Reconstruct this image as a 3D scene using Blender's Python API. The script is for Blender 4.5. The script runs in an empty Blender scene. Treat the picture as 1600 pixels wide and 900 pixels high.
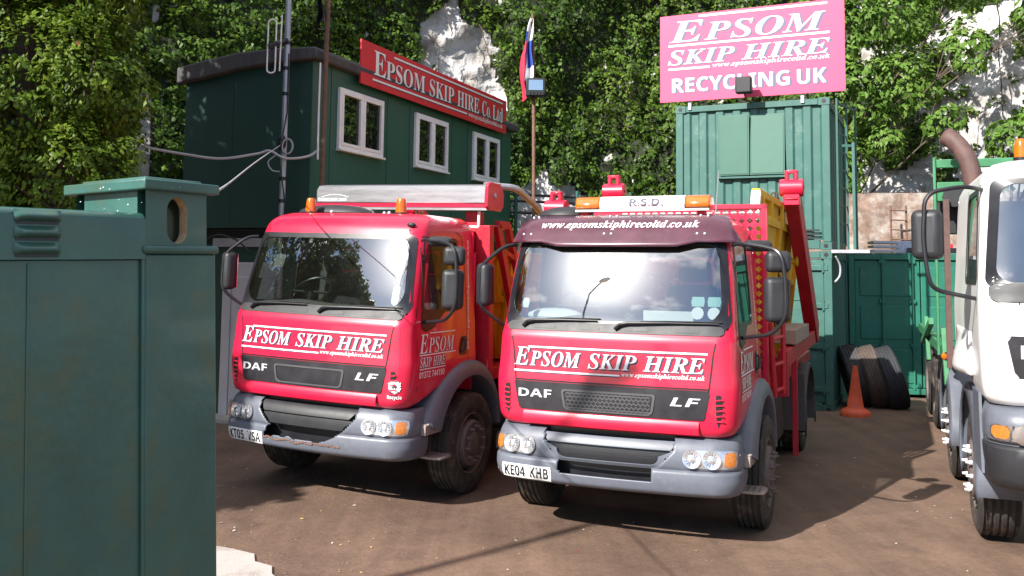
import bpy, bmesh, math, random
import numpy as np
from mathutils import Vector, Matrix, noise as mnoise
random.seed(7); rng = np.random.default_rng(11)
R = math.radians
sc = bpy.context.scene
COL = sc.collection

# ------------------------------------------------------------------ camera, sky, sun, exposure
F_PX, CY, PITCH, ROLL, CAMH = 1456.16, 302.92, .0822, -.0123, 2.1092
cam = bpy.data.cameras.new('camera')
camo = bpy.data.objects.new('camera', cam); COL.objects.link(camo)
cam.sensor_width = 36; cam.lens = F_PX/1600*36
cam.shift_y = -(450-CY)/1600
cam.clip_start = .05; cam.clip_end = 600
fw = Vector((0, math.cos(PITCH), math.sin(PITCH))); up = Vector((0, -math.sin(PITCH), math.cos(PITCH))); rt = Vector((1, 0, 0))
cr, sr = math.cos(ROLL), math.sin(ROLL)
cx_ = rt*cr - up*sr; cy_ = rt*sr + up*cr
camo.matrix_world = Matrix(((cx_.x, cy_.x, -fw.x, 0), (cx_.y, cy_.y, -fw.y, 0), (cx_.z, cy_.z, -fw.z, CAMH), (0, 0, 0, 1)))
sc.camera = camo

def ray(u, v):
    a = u-800; b = v-CY
    x = (a*cr+b*sr)/F_PX; y = -(-a*sr+b*cr)/F_PX
    return np.array([x, math.cos(PITCH)-y*math.sin(PITCH), math.sin(PITCH)+y*math.cos(PITCH)])
def at(u, v, Y):
    r = ray(u, v); return np.array([0, 0, CAMH])+r*(Y/r[1])
def prj(P):
    P = np.asarray(P, float)-np.array([0, 0, CAMH])
    c, s = math.cos(PITCH), math.sin(PITCH)
    d = P[..., 1]*c+P[..., 2]*s; u = -P[..., 1]*s+P[..., 2]*c
    d = np.where(d < .1, .1, d)
    x = P[..., 0]/d*F_PX; y = -u/d*F_PX
    return 800+x*cr-y*sr, CY+x*sr+y*cr

SUN_EL, SUN_AZ = R(35), R(225)          # direction to the sun: azimuth measured clockwise from +Y
sdir = Vector((math.sin(SUN_AZ)*math.cos(SUN_EL), math.cos(SUN_AZ)*math.cos(SUN_EL), math.sin(SUN_EL)))
w = bpy.data.worlds.new('World'); sc.world = w; w.use_nodes = True
nt = w.node_tree; nt.nodes.clear()
def N(t, typ, **kw):
    n = t.nodes.new(typ)
    for k, v in kw.items(): setattr(n, k, v)
    return n
def math_n(t, op, a, b=None, c=None, clamp=False):
    n = N(t, 'ShaderNodeMath', operation=op); n.use_clamp = clamp
    for i, q in enumerate((a, b, c)):
        if q is None: continue
        if isinstance(q, (int, float)): n.inputs[i].default_value = q
        else: t.links.new(q, n.inputs[i])
    return n.outputs[0]
sky = N(nt, 'ShaderNodeTexSky', sky_type='NISHITA'); sky.sun_disc = False
sky.sun_elevation = SUN_EL; sky.sun_rotation = SUN_AZ; sky.air_density = 1.0; sky.dust_density = .25; sky.ozone_density = 3.0
tc = N(nt, 'ShaderNodeTexCoord')
mp = N(nt, 'ShaderNodeMapping'); mp.inputs['Scale'].default_value = (1, 1, 2.2); nt.links.new(tc.outputs['Generated'], mp.inputs[0])
cn = N(nt, 'ShaderNodeTexNoise'); cn.inputs['Scale'].default_value = 2.6; cn.inputs['Detail'].default_value = 7; cn.inputs['Roughness'].default_value = .58
nt.links.new(mp.outputs[0], cn.inputs['Vector'])
dt = N(nt, 'ShaderNodeVectorMath', operation='DOT_PRODUCT'); nrm = N(nt, 'ShaderNodeVectorMath', operation='NORMALIZE')
nt.links.new(tc.outputs['Generated'], nrm.inputs[0]); nt.links.new(nrm.outputs[0], dt.inputs[0]); dt.inputs[1].default_value = sdir
dpos = math_n(nt, 'MAXIMUM', dt.outputs['Value'], 0.0); glow = math_n(nt, 'POWER', dpos, 80.0); glow2 = math_n(nt, 'POWER', dpos, 9.0)
sxyz = N(nt, 'ShaderNodeSeparateXYZ'); nt.links.new(nrm.outputs[0], sxyz.inputs[0])
rmp = N(nt, 'ShaderNodeMapRange'); rmp.inputs[1].default_value = .56; rmp.inputs[2].default_value = .68; nt.links.new(math_n(nt, 'MULTIPLY_ADD', math_n(nt, 'SUBTRACT', sxyz.outputs['Z'], .50), .95, cn.outputs[0]), rmp.inputs[0])
cb = math_n(nt, 'ADD', math_n(nt, 'ADD', math_n(nt, 'MULTIPLY', glow, 30.0), math_n(nt, 'MULTIPLY', glow2, 7.0)), 6.0)
ccol = N(nt, 'ShaderNodeCombineColor'); 
for i, k in enumerate((1.0, 1.0, 1.03)): nt.links.new(math_n(nt, 'MULTIPLY', cb, k), ccol.inputs[i])
cmask = math_n(nt, 'MAXIMUM', rmp.outputs[0], math_n(nt, 'MULTIPLY', glow, .9, clamp=True), clamp=True)
mix = N(nt, 'ShaderNodeMix', data_type='RGBA'); nt.links.new(cmask, mix.inputs['Factor']); nt.links.new(sky.outputs[0], mix.inputs['A']); nt.links.new(ccol.outputs[0], mix.inputs['B'])
bg = N(nt, 'ShaderNodeBackground'); bg.inputs[1].default_value = .09; nt.links.new(mix.outputs['Result'], bg.inputs[0])
ow = N(nt, 'ShaderNodeOutputWorld'); nt.links.new(bg.outputs[0], ow.inputs[0])
sl = bpy.data.lights.new('sun', 'SUN'); sl.energy = 5.0; sl.angle = R(.53); sl.color = (1, .95, .87)
so = bpy.data.objects.new('sun', sl); COL.objects.link(so); so.rotation_euler = sdir.to_track_quat('Z', 'Y').to_euler()
sc.view_settings.view_transform = 'Standard'; sc.view_settings.look = 'None'; sc.view_settings.gamma = 1
sc.view_settings.use_curve_mapping = False; sc.view_settings.exposure = .92
try:
    sc.cycles.max_bounces = 8; sc.cycles.transparent_max_bounces = 12; sc.cycles.caustics_reflective = False; sc.cycles.caustics_refractive = False
    sc.cycles.sample_clamp_indirect = 6
except Exception: pass

# ------------------------------------------------------------------ materials
MAT = {}
def mat(name, col=(.5, .5, .5), rough=.5, metal=0, var=.25, scale=3., var2=None, bump=0, bscale=40., coat=0, spec=.5, col2=None, c2lo=.55, c2hi=.7, c2scale=2., stretch=(1, 1, 1), emit=0, trans=0, bdist=.02):
    m = bpy.data.materials.new(name); m.use_nodes = True; t = m.node_tree; b = t.nodes['Principled BSDF']
    tcn = N(t, 'ShaderNodeTexCoord'); mpn = N(t, 'ShaderNodeMapping'); mpn.inputs['Scale'].default_value = stretch
    t.links.new(tcn.outputs['Object'], mpn.inputs[0])
    n1 = N(t, 'ShaderNodeTexNoise'); n1.inputs['Scale'].default_value = scale; n1.inputs['Detail'].default_value = 6; n1.inputs['Roughness'].default_value = .65
    t.links.new(mpn.outputs[0], n1.inputs['Vector'])
    mx = N(t, 'ShaderNodeMix', data_type='RGBA')
    lo = tuple(c*(1-var) for c in col); hi = tuple(min(1, c*(1+var)) for c in col)
    mx.inputs['A'].default_value = (*lo, 1); mx.inputs['B'].default_value = (*hi, 1)
    mr = N(t, 'ShaderNodeMapRange'); mr.inputs[1].default_value = .3; mr.inputs[2].default_value = .7
    t.links.new(n1.outputs[0], mr.inputs[0]); t.links.new(mr.outputs[0], mx.inputs['Factor'])
    out = mx.outputs['Result']
    if col2:
        n2 = N(t, 'ShaderNodeTexNoise'); n2.inputs['Scale'].default_value = c2scale; n2.inputs['Detail'].default_value = 8; n2.inputs['Roughness'].default_value = .7
        t.links.new(mpn.outputs[0], n2.inputs['Vector'])
        m2 = N(t, 'ShaderNodeMapRange'); m2.inputs[1].default_value = c2lo; m2.inputs[2].default_value = c2hi; t.links.new(n2.outputs[0], m2.inputs[0])
        mx2 = N(t, 'ShaderNodeMix', data_type='RGBA'); t.links.new(m2.outputs[0], mx2.inputs['Factor']); t.links.new(out, mx2.inputs['A']); mx2.inputs['B'].default_value = (*col2, 1)
        out = mx2.outputs['Result']
    t.links.new(out, b.inputs['Base Color'])
    b.inputs['Roughness'].default_value = rough; b.inputs['Metallic'].default_value = metal
    b.inputs['Specular IOR Level'].default_value = spec
    if coat: b.inputs['Coat Weight'].default_value = coat; b.inputs['Coat Roughness'].default_value = .06
    rr = N(t, 'ShaderNodeMapRange'); rr.inputs[3].default_value = max(0.02, rough*.8); rr.inputs[4].default_value = min(1, rough*1.25); t.links.new(n1.outputs[0], rr.inputs[0]); t.links.new(rr.outputs[0], b.inputs['Roughness'])
    if bump:
        n3 = N(t, 'ShaderNodeTexNoise'); n3.inputs['Scale'].default_value = bscale; n3.inputs['Detail'].default_value = 5; t.links.new(mpn.outputs[0], n3.inputs['Vector'])
        bp = N(t, 'ShaderNodeBump'); bp.inputs['Strength'].default_value = bump; bp.inputs['Distance'].default_value = bdist; t.links.new(n3.outputs[0], bp.inputs['Height']); t.links.new(bp.outputs[0], b.inputs['Normal'])
    if emit: b.inputs['Emission Color'].default_value = (*col, 1); b.inputs['Emission Strength'].default_value = emit
    if trans: b.inputs['Transmission Weight'].default_value = trans
    MAT[name] = m; return m
def glass_mat(name, ior=1.7, tint=(.8, .86, .84), dust=.03, rough=0.0):
    m = bpy.data.materials.new(name); m.use_nodes = True; t = m.node_tree; t.nodes.clear()
    o = N(t, 'ShaderNodeOutputMaterial'); lw = N(t, 'ShaderNodeLayerWeight'); f0 = ((ior-1)/(ior+1))**2
    frs = math_n(t, 'MULTIPLY_ADD', math_n(t, 'POWER', lw.outputs['Facing'], 5.0), 1-f0, f0)
    tr = N(t, 'ShaderNodeBsdfTransparent'); tr.inputs[0].default_value = (*tint, 1)
    gl = N(t, 'ShaderNodeBsdfGlossy'); gl.inputs['Roughness'].default_value = rough
    mx = N(t, 'ShaderNodeMixShader'); lw.inputs[0].default_value = .5; t.links.new(frs, mx.inputs[0]); t.links.new(tr.outputs[0], mx.inputs[1]); t.links.new(gl.outputs[0], mx.inputs[2])
    g2 = N(t, 'ShaderNodeBsdfGlossy'); g2.inputs['Roughness'].default_value = .24; g2.inputs[0].default_value = (.9, .9, .9, 1)
    di = N(t, 'ShaderNodeBsdfDiffuse'); di.inputs[0].default_value = (.6, .57, .52, 1)
    m2 = N(t, 'ShaderNodeMixShader'); m2.inputs[0].default_value = .6; t.links.new(g2.outputs[0], m2.inputs[1]); t.links.new(di.outputs[0], m2.inputs[2])
    tcn = N(t, 'ShaderNodeTexCoord'); n1 = N(t, 'ShaderNodeTexNoise'); n1.inputs['Scale'].default_value = 5; n1.inputs['Detail'].default_value = 8; t.links.new(tcn.outputs['Object'], n1.inputs['Vector'])
    f2 = math_n(t, 'MULTIPLY', n1.outputs[0], dust*2)
    m3 = N(t, 'ShaderNodeMixShader'); t.links.new(f2, m3.inputs[0]); t.links.new(mx.outputs[0], m3.inputs[1]); t.links.new(m2.outputs[0], m3.inputs[2])
    t.links.new(m3.outputs[0], o.inputs[0]); MAT[name] = m; return m
def leaf_mat(name, stops, rough=.5, trans=.32):
    m = bpy.data.materials.new(name); m.use_nodes = True; t = m.node_tree; b = t.nodes['Principled BSDF']
    at_ = N(t, 'ShaderNodeAttribute', attribute_name='tint'); ramp = N(t, 'ShaderNodeValToRGB'); t.links.new(at_.outputs['Fac'], ramp.inputs[0])
    el = ramp.color_ramp.elements
    while len(el) < len(stops): el.new(.5)
    for e, (p, c) in zip(el, stops): e.position = p; e.color = (*c, 1)
    t.links.new(ramp.outputs[0], b.inputs['Base Color']); b.inputs['Roughness'].default_value = rough; b.inputs['Specular IOR Level'].default_value = .3
    tl = N(t, 'ShaderNodeBsdfTranslucent'); t.links.new(ramp.outputs[0], tl.inputs[0])
    mx = N(t, 'ShaderNodeMixShader'); mx.inputs[0].default_value = trans; t.links.new(b.outputs[0], mx.inputs[1]); t.links.new(tl.outputs[0], mx.inputs[2])
    t.links.new(mx.outputs[0], t.nodes['Material Output'].inputs[0]); MAT[name] = m; return m

RED = mat('red_paint', (.62, .012, .052), .32, var=.06, scale=2, coat=.5, col2=(.30, .05, .045), c2lo=.58, c2hi=.80, c2scale=5)
REDF = mat('red_frame_paint', (.50, .014, .035), .45, var=.18, scale=5, col2=(.22, .07, .05), c2lo=.58, c2hi=.75, c2scale=9, bump=.05)
GREYP = mat('grey_plastic', (.118, .130, .162), .42, var=.12, scale=7, col2=(.19, .18, .175), c2lo=.6, c2hi=.8, c2scale=14, bump=.04, bscale=90)
GREYD = mat('dark_grey_plastic', (.022, .023, .027), .5, var=.2, scale=9, bump=.05, bscale=140)
BLACK = mat('black_trim', (.014, .014, .018), .35, var=.2, scale=8)
BLACKP = mat('satin_black_panel', (.022, .021, .026), .38, var=.35, scale=7, col2=(.06, .055, .055), c2lo=.58, c2hi=.75, c2scale=5)
DARKIN = mat('cab_lining', (.05, .052, .055), .7, var=.2)
DASH = mat('dashboard_grey', (.16, .155, .145), .75, var=.15)
SILVER = mat('silver_badge', (.66, .66, .70), .3, metal=.25, var=.05)
LAMPR = mat('lamp_reflector_silver', (.85, .85, .88), .2, metal=.8, var=.1, scale=60)
MUDG = mat('dusty_mudguard', (.105, .095, .095), .7, var=.25, scale=8)
CHROME = mat('chrome', (.9, .9, .92), .12, metal=1, var=.05)
WHITE = mat('white_vinyl', (.86, .86, .86), .4, var=.03)
NAVY = mat('navy_shadow_vinyl', (.03, .03, .07), .5, var=.1)
TYRE = mat('tyre_rubber', (.030, .027, .025), .8, var=.3, scale=6, col2=(.14, .10, .075), c2lo=.5, c2hi=.72, c2scale=9, bump=.15)
DUSTT = mat('dusty_tyre_rubber', (.055, .048, .043), .9, var=.3, scale=8, col2=(.13, .10, .08), c2lo=.45, c2hi=.7, c2scale=14, bump=.2)
RIM = mat('brown_dusty_rim', (.13, .105, .10), .6, var=.3, scale=9, col2=(.05, .04, .04), c2lo=.55, c2hi=.7, c2scale=8, bump=.08)
RIMW = mat('white_studs', (.7, .7, .72), .4, var=.15)
STEPM = mat('worn_step_metal', (.30, .25, .23), .55, metal=.3, var=.2, scale=12)
AMBERI = mat('amber_indicator', (.62, .20, .03), .25, var=.25, scale=50, coat=.5)
MESHG = mat('grille_mesh_grey', (.075, .075, .08), .45, var=.15)
AMBER = mat('amber_lens', (.74, .16, .008), .18, var=.12, scale=18, coat=.6, trans=.25)
YEL = mat('yellow_skip_paint', (.72, .40, .012), .5, var=.14, scale=4, col2=(.25, .12, .04), c2lo=.60, c2hi=.74, c2scale=7, bump=.06, bscale=25)
WHITEP = mat('white_paint', (.80, .80, .80), .3, var=.03, coat=.4)
WORNW = mat('worn_white_paint', (.72, .71, .68), .5, var=.1, col2=(.4, .3, .2), c2lo=.62, c2hi=.75, c2scale=9)
ALU = mat('brushed_aluminium', (.46, .46, .49), .34, metal=.85, var=.1, scale=3, stretch=(1, 1, 8))
GALV = mat('galvanised_steel', (.42, .42, .46), .45, metal=.6, var=.15, scale=12)
RUST = mat('rusty_steel', (.16, .085, .06), .7, var=.35, scale=14, col2=(.06, .035, .03), bump=.15)
EXHR = mat('rusty_exhaust', (.10, .055, .048), .65, var=.3, scale=10, bump=.1)
CHAIN = mat('chain_steel', (.10, .07, .05), .6, metal=.5, var=.3, scale=20)
WOOD = mat('weathered_timber', (.36, .27, .23), .8, var=.25, scale=6, stretch=(8, 1, 8), bump=.2)
GATE = mat('gate_green_paint', (.036, .115, .098), .32, var=.20, scale=3.0, col2=(.085, .100, .040), c2lo=.48, c2hi=.74, c2scale=3.2, bump=.10, bscale=28, coat=.15)
GATEW = mat('chipped_paint_flecks', (.62, .66, .62), .6, var=.1)
BARE = mat('bare_cut_steel_edge', (.55, .40, .24), .6, var=.35, scale=25)
CABE = mat('cabin_green_shaded', (.011, .050, .037), .6, var=.15, scale=1.5, bump=.04, bscale=10)  # cabin green again, with the end wall's shade put into the colour
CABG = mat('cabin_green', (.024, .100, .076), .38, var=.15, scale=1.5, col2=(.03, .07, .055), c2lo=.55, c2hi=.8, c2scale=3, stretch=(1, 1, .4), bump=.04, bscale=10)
CONG = mat('container_green', (.036, .120, .102), .5, var=.12, scale=2.5, col2=(.12, .20, .17), c2lo=.56, c2hi=.74, c2scale=5, bump=.08, bscale=8)
CONG2 = mat('deep_container_green', (.018, .150, .098), .5, var=.16, scale=2.0, col2=(.09, .17, .12), c2lo=.58, c2hi=.75, c2scale=6, bump=.05, bscale=8)
HATCH = mat('hatch_green', (.045, .135, .10), .5, var=.1, scale=2)
FELT = mat('roofing_felt', (.075, .07, .075), .9, var=.25, scale=4, stretch=(3, 3, .5), bump=.25, bscale=25)
SIGNR = mat('sign_red', (.66, .018, .035), .45, var=.05)
SIGNP = mat('sunlit_sign_pink', (.64, .062, .165), .5, var=.04, scale=1.5)  # sign red, with the glare of full sun put into the colour
SLATE = mat('slate_blue_vinyl', (.10, .10, .19), .5, var=.05)
UPVC = mat('white_window_frame', (.88, .87, .88), .4, var=.05, col2=(.5, .47, .44), c2lo=.65, c2hi=.8, c2scale=9)
DOORM = mat('grey_white_door', (.55, .55, .60), .5, var=.08)
LGREEN = mat('bright_green_chassis', (.04, .19, .085), .5, var=.2, scale=6, col2=(.20, .13, .07), c2lo=.62, c2hi=.74, c2scale=8)
CONE = mat('cone_orange', (.68, .10, .035), .6, var=.2, scale=8, col2=(.40, .10, .09), c2lo=.55, c2hi=.7, c2scale=12)
LAMPB = mat('lamp_black', (.012, .012, .016), .5, var=.2)
BLUE = mat('flag_blue', (.025, .07, .36), .7, var=.1)
FRED = mat('flag_red', (.55, .03, .07), .7, var=.1)
FWH = mat('flag_white', (.78, .78, .80), .7, var=.05)
CABLE = mat('pale_cable', (.42, .42, .45), .5, var=.1)
DCABLE = mat('black_cable', (.015, .015, .017), .5, var=.1)
BRICK = mat('old_brick', (.23, .155, .12), .9, var=.4, scale=5, col2=(.42, .38, .35), c2lo=.46, c2hi=.65, c2scale=3, bump=.3, bscale=12)
VISOR = mat('smoked_red_visor', (.080, .022, .040), .24, var=.25, scale=5, coat=.5, col2=(.12, .06, .075), c2lo=.55, c2hi=.8, c2scale=4)
HIVIS = mat('sticker_white', (.82, .82, .82), .5, var=.05)
TEAL = mat('permit_teal', (.35, .62, .58), .5, var=.1)
SEATM = mat('seat_cloth', (.03, .028, .035), .9, var=.3)
GL = glass_mat('windscreen_glass', 4.0, (.70, .78, .75), .006)
GLS = glass_mat('side_glass', 1.5, (.82, .88, .86), .02)
WING = glass_mat('window_glass', 1.9, (.35, .4, .38), .02)
LENS = glass_mat('headlamp_glass', 1.5, (.95, .95, .95), .01)
BARK = mat('bark', (.10, .075, .055), .9, var=.35, scale=8, bump=.4, bscale=20)
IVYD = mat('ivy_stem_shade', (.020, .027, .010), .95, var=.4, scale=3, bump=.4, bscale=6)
LEAF1 = leaf_mat('ivy_leaf', [(0, (.030, .066, .010)), (.4, (.072, .140, .015)), (.8, (.145, .222, .024)), (1, (.24, .25, .045))])
LEAF2 = leaf_mat('tree_leaf', [(0, (.025, .056, .006)), (.4, (.074, .140, .010)), (.93, (.17, .235, .017)), (1, (.30, .13, .045))])
LEAF3 = leaf_mat('shrub_leaf', [(0, (.035, .085, .015)), (.5, (.10, .20, .03)), (1, (.20, .30, .05))])

def chalk_mat():
    m = mat('chalk', (.52, .50, .495), .95, var=.25, scale=1.6, col2=(.24, .21, .18), c2lo=.48, c2hi=.66, c2scale=1.8, stretch=(1, 1, .7), bump=.8, bscale=3.5, bdist=.18); return m
CHALK = chalk_mat()
def ground_mat():
    m = mat('packed_dirt_ground', (.172, .108, .076), .72, var=.16, scale=.55, col2=(.098, .060, .043), c2lo=.42, c2hi=.74, c2scale=.8, bump=.35, bscale=34)
    t = m.node_tree; b = t.nodes['Principled BSDF']
    src = b.inputs['Base Color'].links[0].from_socket
    tcn = N(t, 'ShaderNodeTexCoord')
    v = N(t, 'ShaderNodeTexVoronoi'); v.inputs['Scale'].default_value = 5.5; t.links.new(tcn.outputs['Object'], v.inputs['Vector'])
    n = N(t, 'ShaderNodeTexNoise'); n.inputs['Scale'].default_value = 60; n.inputs['Detail'].default_value = 3; t.links.new(tcn.outputs['Object'], n.inputs['Vector'])
    sp = math_n(t, 'GREATER_THAN', n.outputs[0], .70)
    mx = N(t, 'ShaderNodeMix', data_type='RGBA'); t.links.new(math_n(t, 'MULTIPLY', sp, .5), mx.inputs['Factor']); t.links.new(src, mx.inputs['A']); mx.inputs['B'].default_value = (.36, .30, .26, 1)
    n4 = N(t, 'ShaderNodeTexNoise'); n4.inputs['Scale'].default_value = 18; n4.inputs['Detail'].default_value = 8; n4.inputs['Roughness'].default_value = .8; t.links.new(tcn.outputs['Object'], n4.inputs['Vector'])
    mr = N(t, 'ShaderNodeMapRange'); mr.inputs[1].default_value = .3; mr.inputs[2].default_value = .7; mr.inputs[3].default_value = .78; mr.inputs[4].default_value = 1.22; t.links.new(n4.outputs[0], mr.inputs[0])
    mm = N(t, 'ShaderNodeMix', data_type='RGBA', blend_type='MULTIPLY'); mm.inputs['Factor'].default_value = 1; t.links.new(mx.outputs['Result'], mm.inputs['A']); t.links.new(mr.outputs[0], mm.inputs['B'])
    mpt = N(t, 'ShaderNodeMapping'); mpt.inputs['Rotation'].default_value = (0, 0, .42); mpt.inputs['Scale'].default_value = (3.2, .22, 1); t.links.new(tcn.outputs['Object'], mpt.inputs[0])
    n5 = N(t, 'ShaderNodeTexNoise'); n5.inputs['Scale'].default_value = 1.0; n5.inputs['Detail'].default_value = 6; n5.inputs['Roughness'].default_value = .6; t.links.new(mpt.outputs[0], n5.inputs['Vector'])
    mr5 = N(t, 'ShaderNodeMapRange'); mr5.inputs[1].default_value = .35; mr5.inputs[2].default_value = .65; mr5.inputs[3].default_value = .80; mr5.inputs[4].default_value = 1.12; t.links.new(n5.outputs[0], mr5.inputs[0])
    n6 = N(t, 'ShaderNodeTexNoise'); n6.inputs['Scale'].default_value = 1.7; n6.inputs['Detail'].default_value = 3; t.links.new(tcn.outputs['Object'], n6.inputs['Vector'])
    mr6 = N(t, 'ShaderNodeMapRange'); mr6.inputs[1].default_value = .60; mr6.inputs[2].default_value = .68; mr6.inputs[3].default_value = 1; mr6.inputs[4].default_value = .80; t.links.new(n6.outputs[0], mr6.inputs[0])
    m7 = N(t, 'ShaderNodeMix', data_type='RGBA', blend_type='MULTIPLY'); m7.inputs['Factor'].default_value = 1; t.links.new(mm.outputs['Result'], m7.inputs['A']); t.links.new(math_n(t, 'MULTIPLY', mr5.outputs[0], mr6.outputs[0]), m7.inputs['B'])
    t.links.new(m7.outputs['Result'], b.inputs['Base Color'])
    return m
GROUND = ground_mat()
CONC = mat('pale_concrete', (.42, .39, .37), .85, var=.14, scale=3, col2=(.26, .20, .17), c2lo=.52, c2hi=.72, c2scale=2.4, bump=.2, bscale=50)

# ------------------------------------------------------------------ mesh helpers
class MB:
    def __init__(s): s.v = []; s.f = []; s.m = []; s.mats = []
    def mi(s, m):
        if m not in s.mats: s.mats.append(m)
        return s.mats.index(m)
    def add(s, vs, fs, m=None):
        o = len(s.v); s.v += [tuple(map(float, p)) for p in vs]; k = s.mi(m)
        for f in fs: s.f.append(tuple(i+o for i in f)); s.m.append(k)
        return s
    def box(s, x0, x1, y0, y1, z0, z1, m=None):
        vs = [(x, y, z) for z in (z0, z1) for y in (y0, y1) for x in (x0, x1)]
        return s.add(vs, [(0, 2, 3, 1), (4, 5, 7, 6), (0, 1, 5, 4), (2, 6, 7, 3), (0, 4, 6, 2), (1, 3, 7, 5)], m)
    def beam(s, a, b, wx, wy, m=None, upv=(0, 0, 1)):
        a = Vector(a); b = Vector(b); d = (b-a).normalized(); u = Vector(upv)
        if abs(d.dot(u)) > .95: u = Vector((1, 0, 0))
        sx = d.cross(u).normalized(); sy = sx.cross(d).normalized()
        vs = []
        for p in (a, b):
            for i, j in ((-1, -1), (1, -1), (1, 1), (-1, 1)): vs.append(p+sx*wx/2*i+sy*wy/2*j)
        return s.add(vs, [(0, 1, 2, 3), (7, 6, 5, 4), (0, 4, 5, 1), (1, 5, 6, 2), (2, 6, 7, 3), (3, 7, 4, 0)], m)
    def tube(s, pts, r, n=8, m=None, caps=True):
        pts = [Vector(p) for p in pts]; rs = r if isinstance(r, (list, tuple)) else [r]*len(pts)
        ring = []; prev = None
        for i, p in enumerate(pts):
            d = (pts[min(i+1, len(pts)-1)]-pts[max(i-1, 0)]).normalized()
            if prev is None:
                u = Vector((0, 0, 1)) if abs(d.z) < .9 else Vector((1, 0, 0)); sx = d.cross(u).normalized()
            else:
                sx = (prev-d*prev.dot(d)).normalized()
            prev = sx; sy = d.cross(sx)
            ring.append([p+(sx*math.cos(2*math.pi*k/n)+sy*math.sin(2*math.pi*k/n))*rs[i] for k in range(n)])
        vs = [q for g in ring for q in g]; fs = []
        for i in range(len(pts)-1):
            for k in range(n): fs.append((i*n+k, i*n+(k+1) % n, (i+1)*n+(k+1) % n, (i+1)*n+k))
        if caps: fs.append(tuple(range(n-1, -1, -1))); fs.append(tuple((len(pts)-1)*n+k for k in range(n)))
        return s.add(vs, fs, m)
    def lathe(s, prof, c=(0, 0, 0), axis='x', n=32, m=None, closed=False):
        # prof: (h, r) along axis
        vs = []; fs = []
        for h, r in prof:
            for k in range(n):
                a = 2*math.pi*k/n; p, q = r*math.cos(a), r*math.sin(a)
                v = {'x': (h, p, q), 'y': (p, h, q), 'z': (p, q, h)}[axis]
                vs.append((c[0]+v[0], c[1]+v[1], c[2]+v[2]))
        L = len(prof); rngL = L if closed else L-1
        for i in range(rngL):
            j = (i+1) % L
            for k in range(n): fs.append((i*n+k, i*n+(k+1) % n, j*n+(k+1) % n, j*n+k))
        return s.add(vs, fs, m)
    def grid(s, fn, us, vs_, m=None, skip=None):
        P = [fn(u, v) for v in vs_ for u in us]; nu = len(us); fs = []
        for j in range(len(vs_)-1):
            for i in range(nu-1):
                if skip and skip((us[i]+us[i+1])/2, (vs_[j]+vs_[j+1])/2): continue
                fs.append((j*nu+i, j*nu+i+1, (j+1)*nu+i+1, (j+1)*nu+i))
        return s.add(P, fs, m)
    def ngon(s, pts, m=None): return s.add(pts, [tuple(range(len(pts)))], m)
    def prism(s, pts, d, m=None):
        # pts planar polygon (3D), extruded by vector d
        n = len(pts); d = Vector(d); P = [Vector(p) for p in pts]
        fs = [tuple(range(n-1, -1, -1)), tuple(range(n, 2*n))]+[(i, (i+1) % n, n+(i+1) % n, n+i) for i in range(n)]
        return s.add(P+[p+d for p in P], fs, m)
    def ring(s, A, B, m=None):
        n = len(A); return s.add(list(A)+list(B), [(i, (i+1) % n, n+(i+1) % n, n+i) for i in range(n)], m)
    def sphere(s, c, rx, ry, rz, n=12, k=8, m=None):
        vs = []; fs = []
        for j in range(k+1):
            t = math.pi*j/k
            for i in range(n): a = 2*math.pi*i/n; vs.append((c[0]+rx*math.sin(t)*math.cos(a), c[1]+ry*math.sin(t)*math.sin(a), c[2]+rz*math.cos(t)))
        for j in range(k):
            for i in range(n): fs.append((j*n+i, (j+1)*n+i, (j+1)*n+(i+1) % n, j*n+(i+1) % n))
        return s.add(vs, fs, m)
    def build(s, name, m=None, parent=None, smooth=False, bev=0, angle=35, seg=2, solid=0, recalc=True, loc=None, rot=None):
        me = bpy.data.meshes.new(name); me.from_pydata(s.v, [], s.f)
        mats = [m if q is None else q for q in s.mats] or [m]
        for q in mats: me.materials.append(q)
        if len(mats) > 1: me.polygons.foreach_set('material_index', s.m)
        if recalc:
            b = bmesh.new(); b.from_mesh(me); bmesh.ops.recalc_face_normals(b, faces=b.faces); b.to_mesh(me); b.free()
        if smooth:
            me.polygons.foreach_set('use_smooth', [True]*len(me.polygons)); me.set_sharp_from_angle(angle=R(angle))
        me.update()
        o = bpy.data.objects.new(name, me); COL.objects.link(o)
        if parent: o.parent = parent
        if loc is not None: o.location = loc
        if rot is not None: o.rotation_euler = rot
        if solid:
            q = o.modifiers.new('solid', 'SOLIDIFY'); q.thickness = solid; q.offset = 0
        if bev:
            q = o.modifiers.new('bevel', 'BEVEL'); q.width = bev; q.segments = seg; q.limit_method = 'ANGLE'; q.angle_limit = R(40); q.harden_normals = False
            if not smooth:
                me.polygons.foreach_set('use_smooth', [True]*len(me.polygons)); me.set_sharp_from_angle(angle=R(30))
        return o
def tag(o, label=None, cat=None, group=None, kind=None):
    for k, v in (('label', label), ('category', cat), ('group', group), ('kind', kind)):
        if v: o[k] = v
    return o
def thing(name, label, cat, loc=(0, 0, 0), rot=(0, 0, 0), group=None):
    o = bpy.data.objects.new(name, None); COL.objects.link(o); o.location = loc; o.rotation_euler = rot; o.empty_display_size = .2
    return tag(o, label, cat, group)
def copy_tree(o, parent=None):
    c = o.copy(); COL.objects.link(c)
    if parent: c.parent = parent
    for ch in list(o.children): copy_tree(ch, c)
    return c
def lin(a, b, n): return [a+(b-a)*i/(n-1) for i in range(n)]

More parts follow.
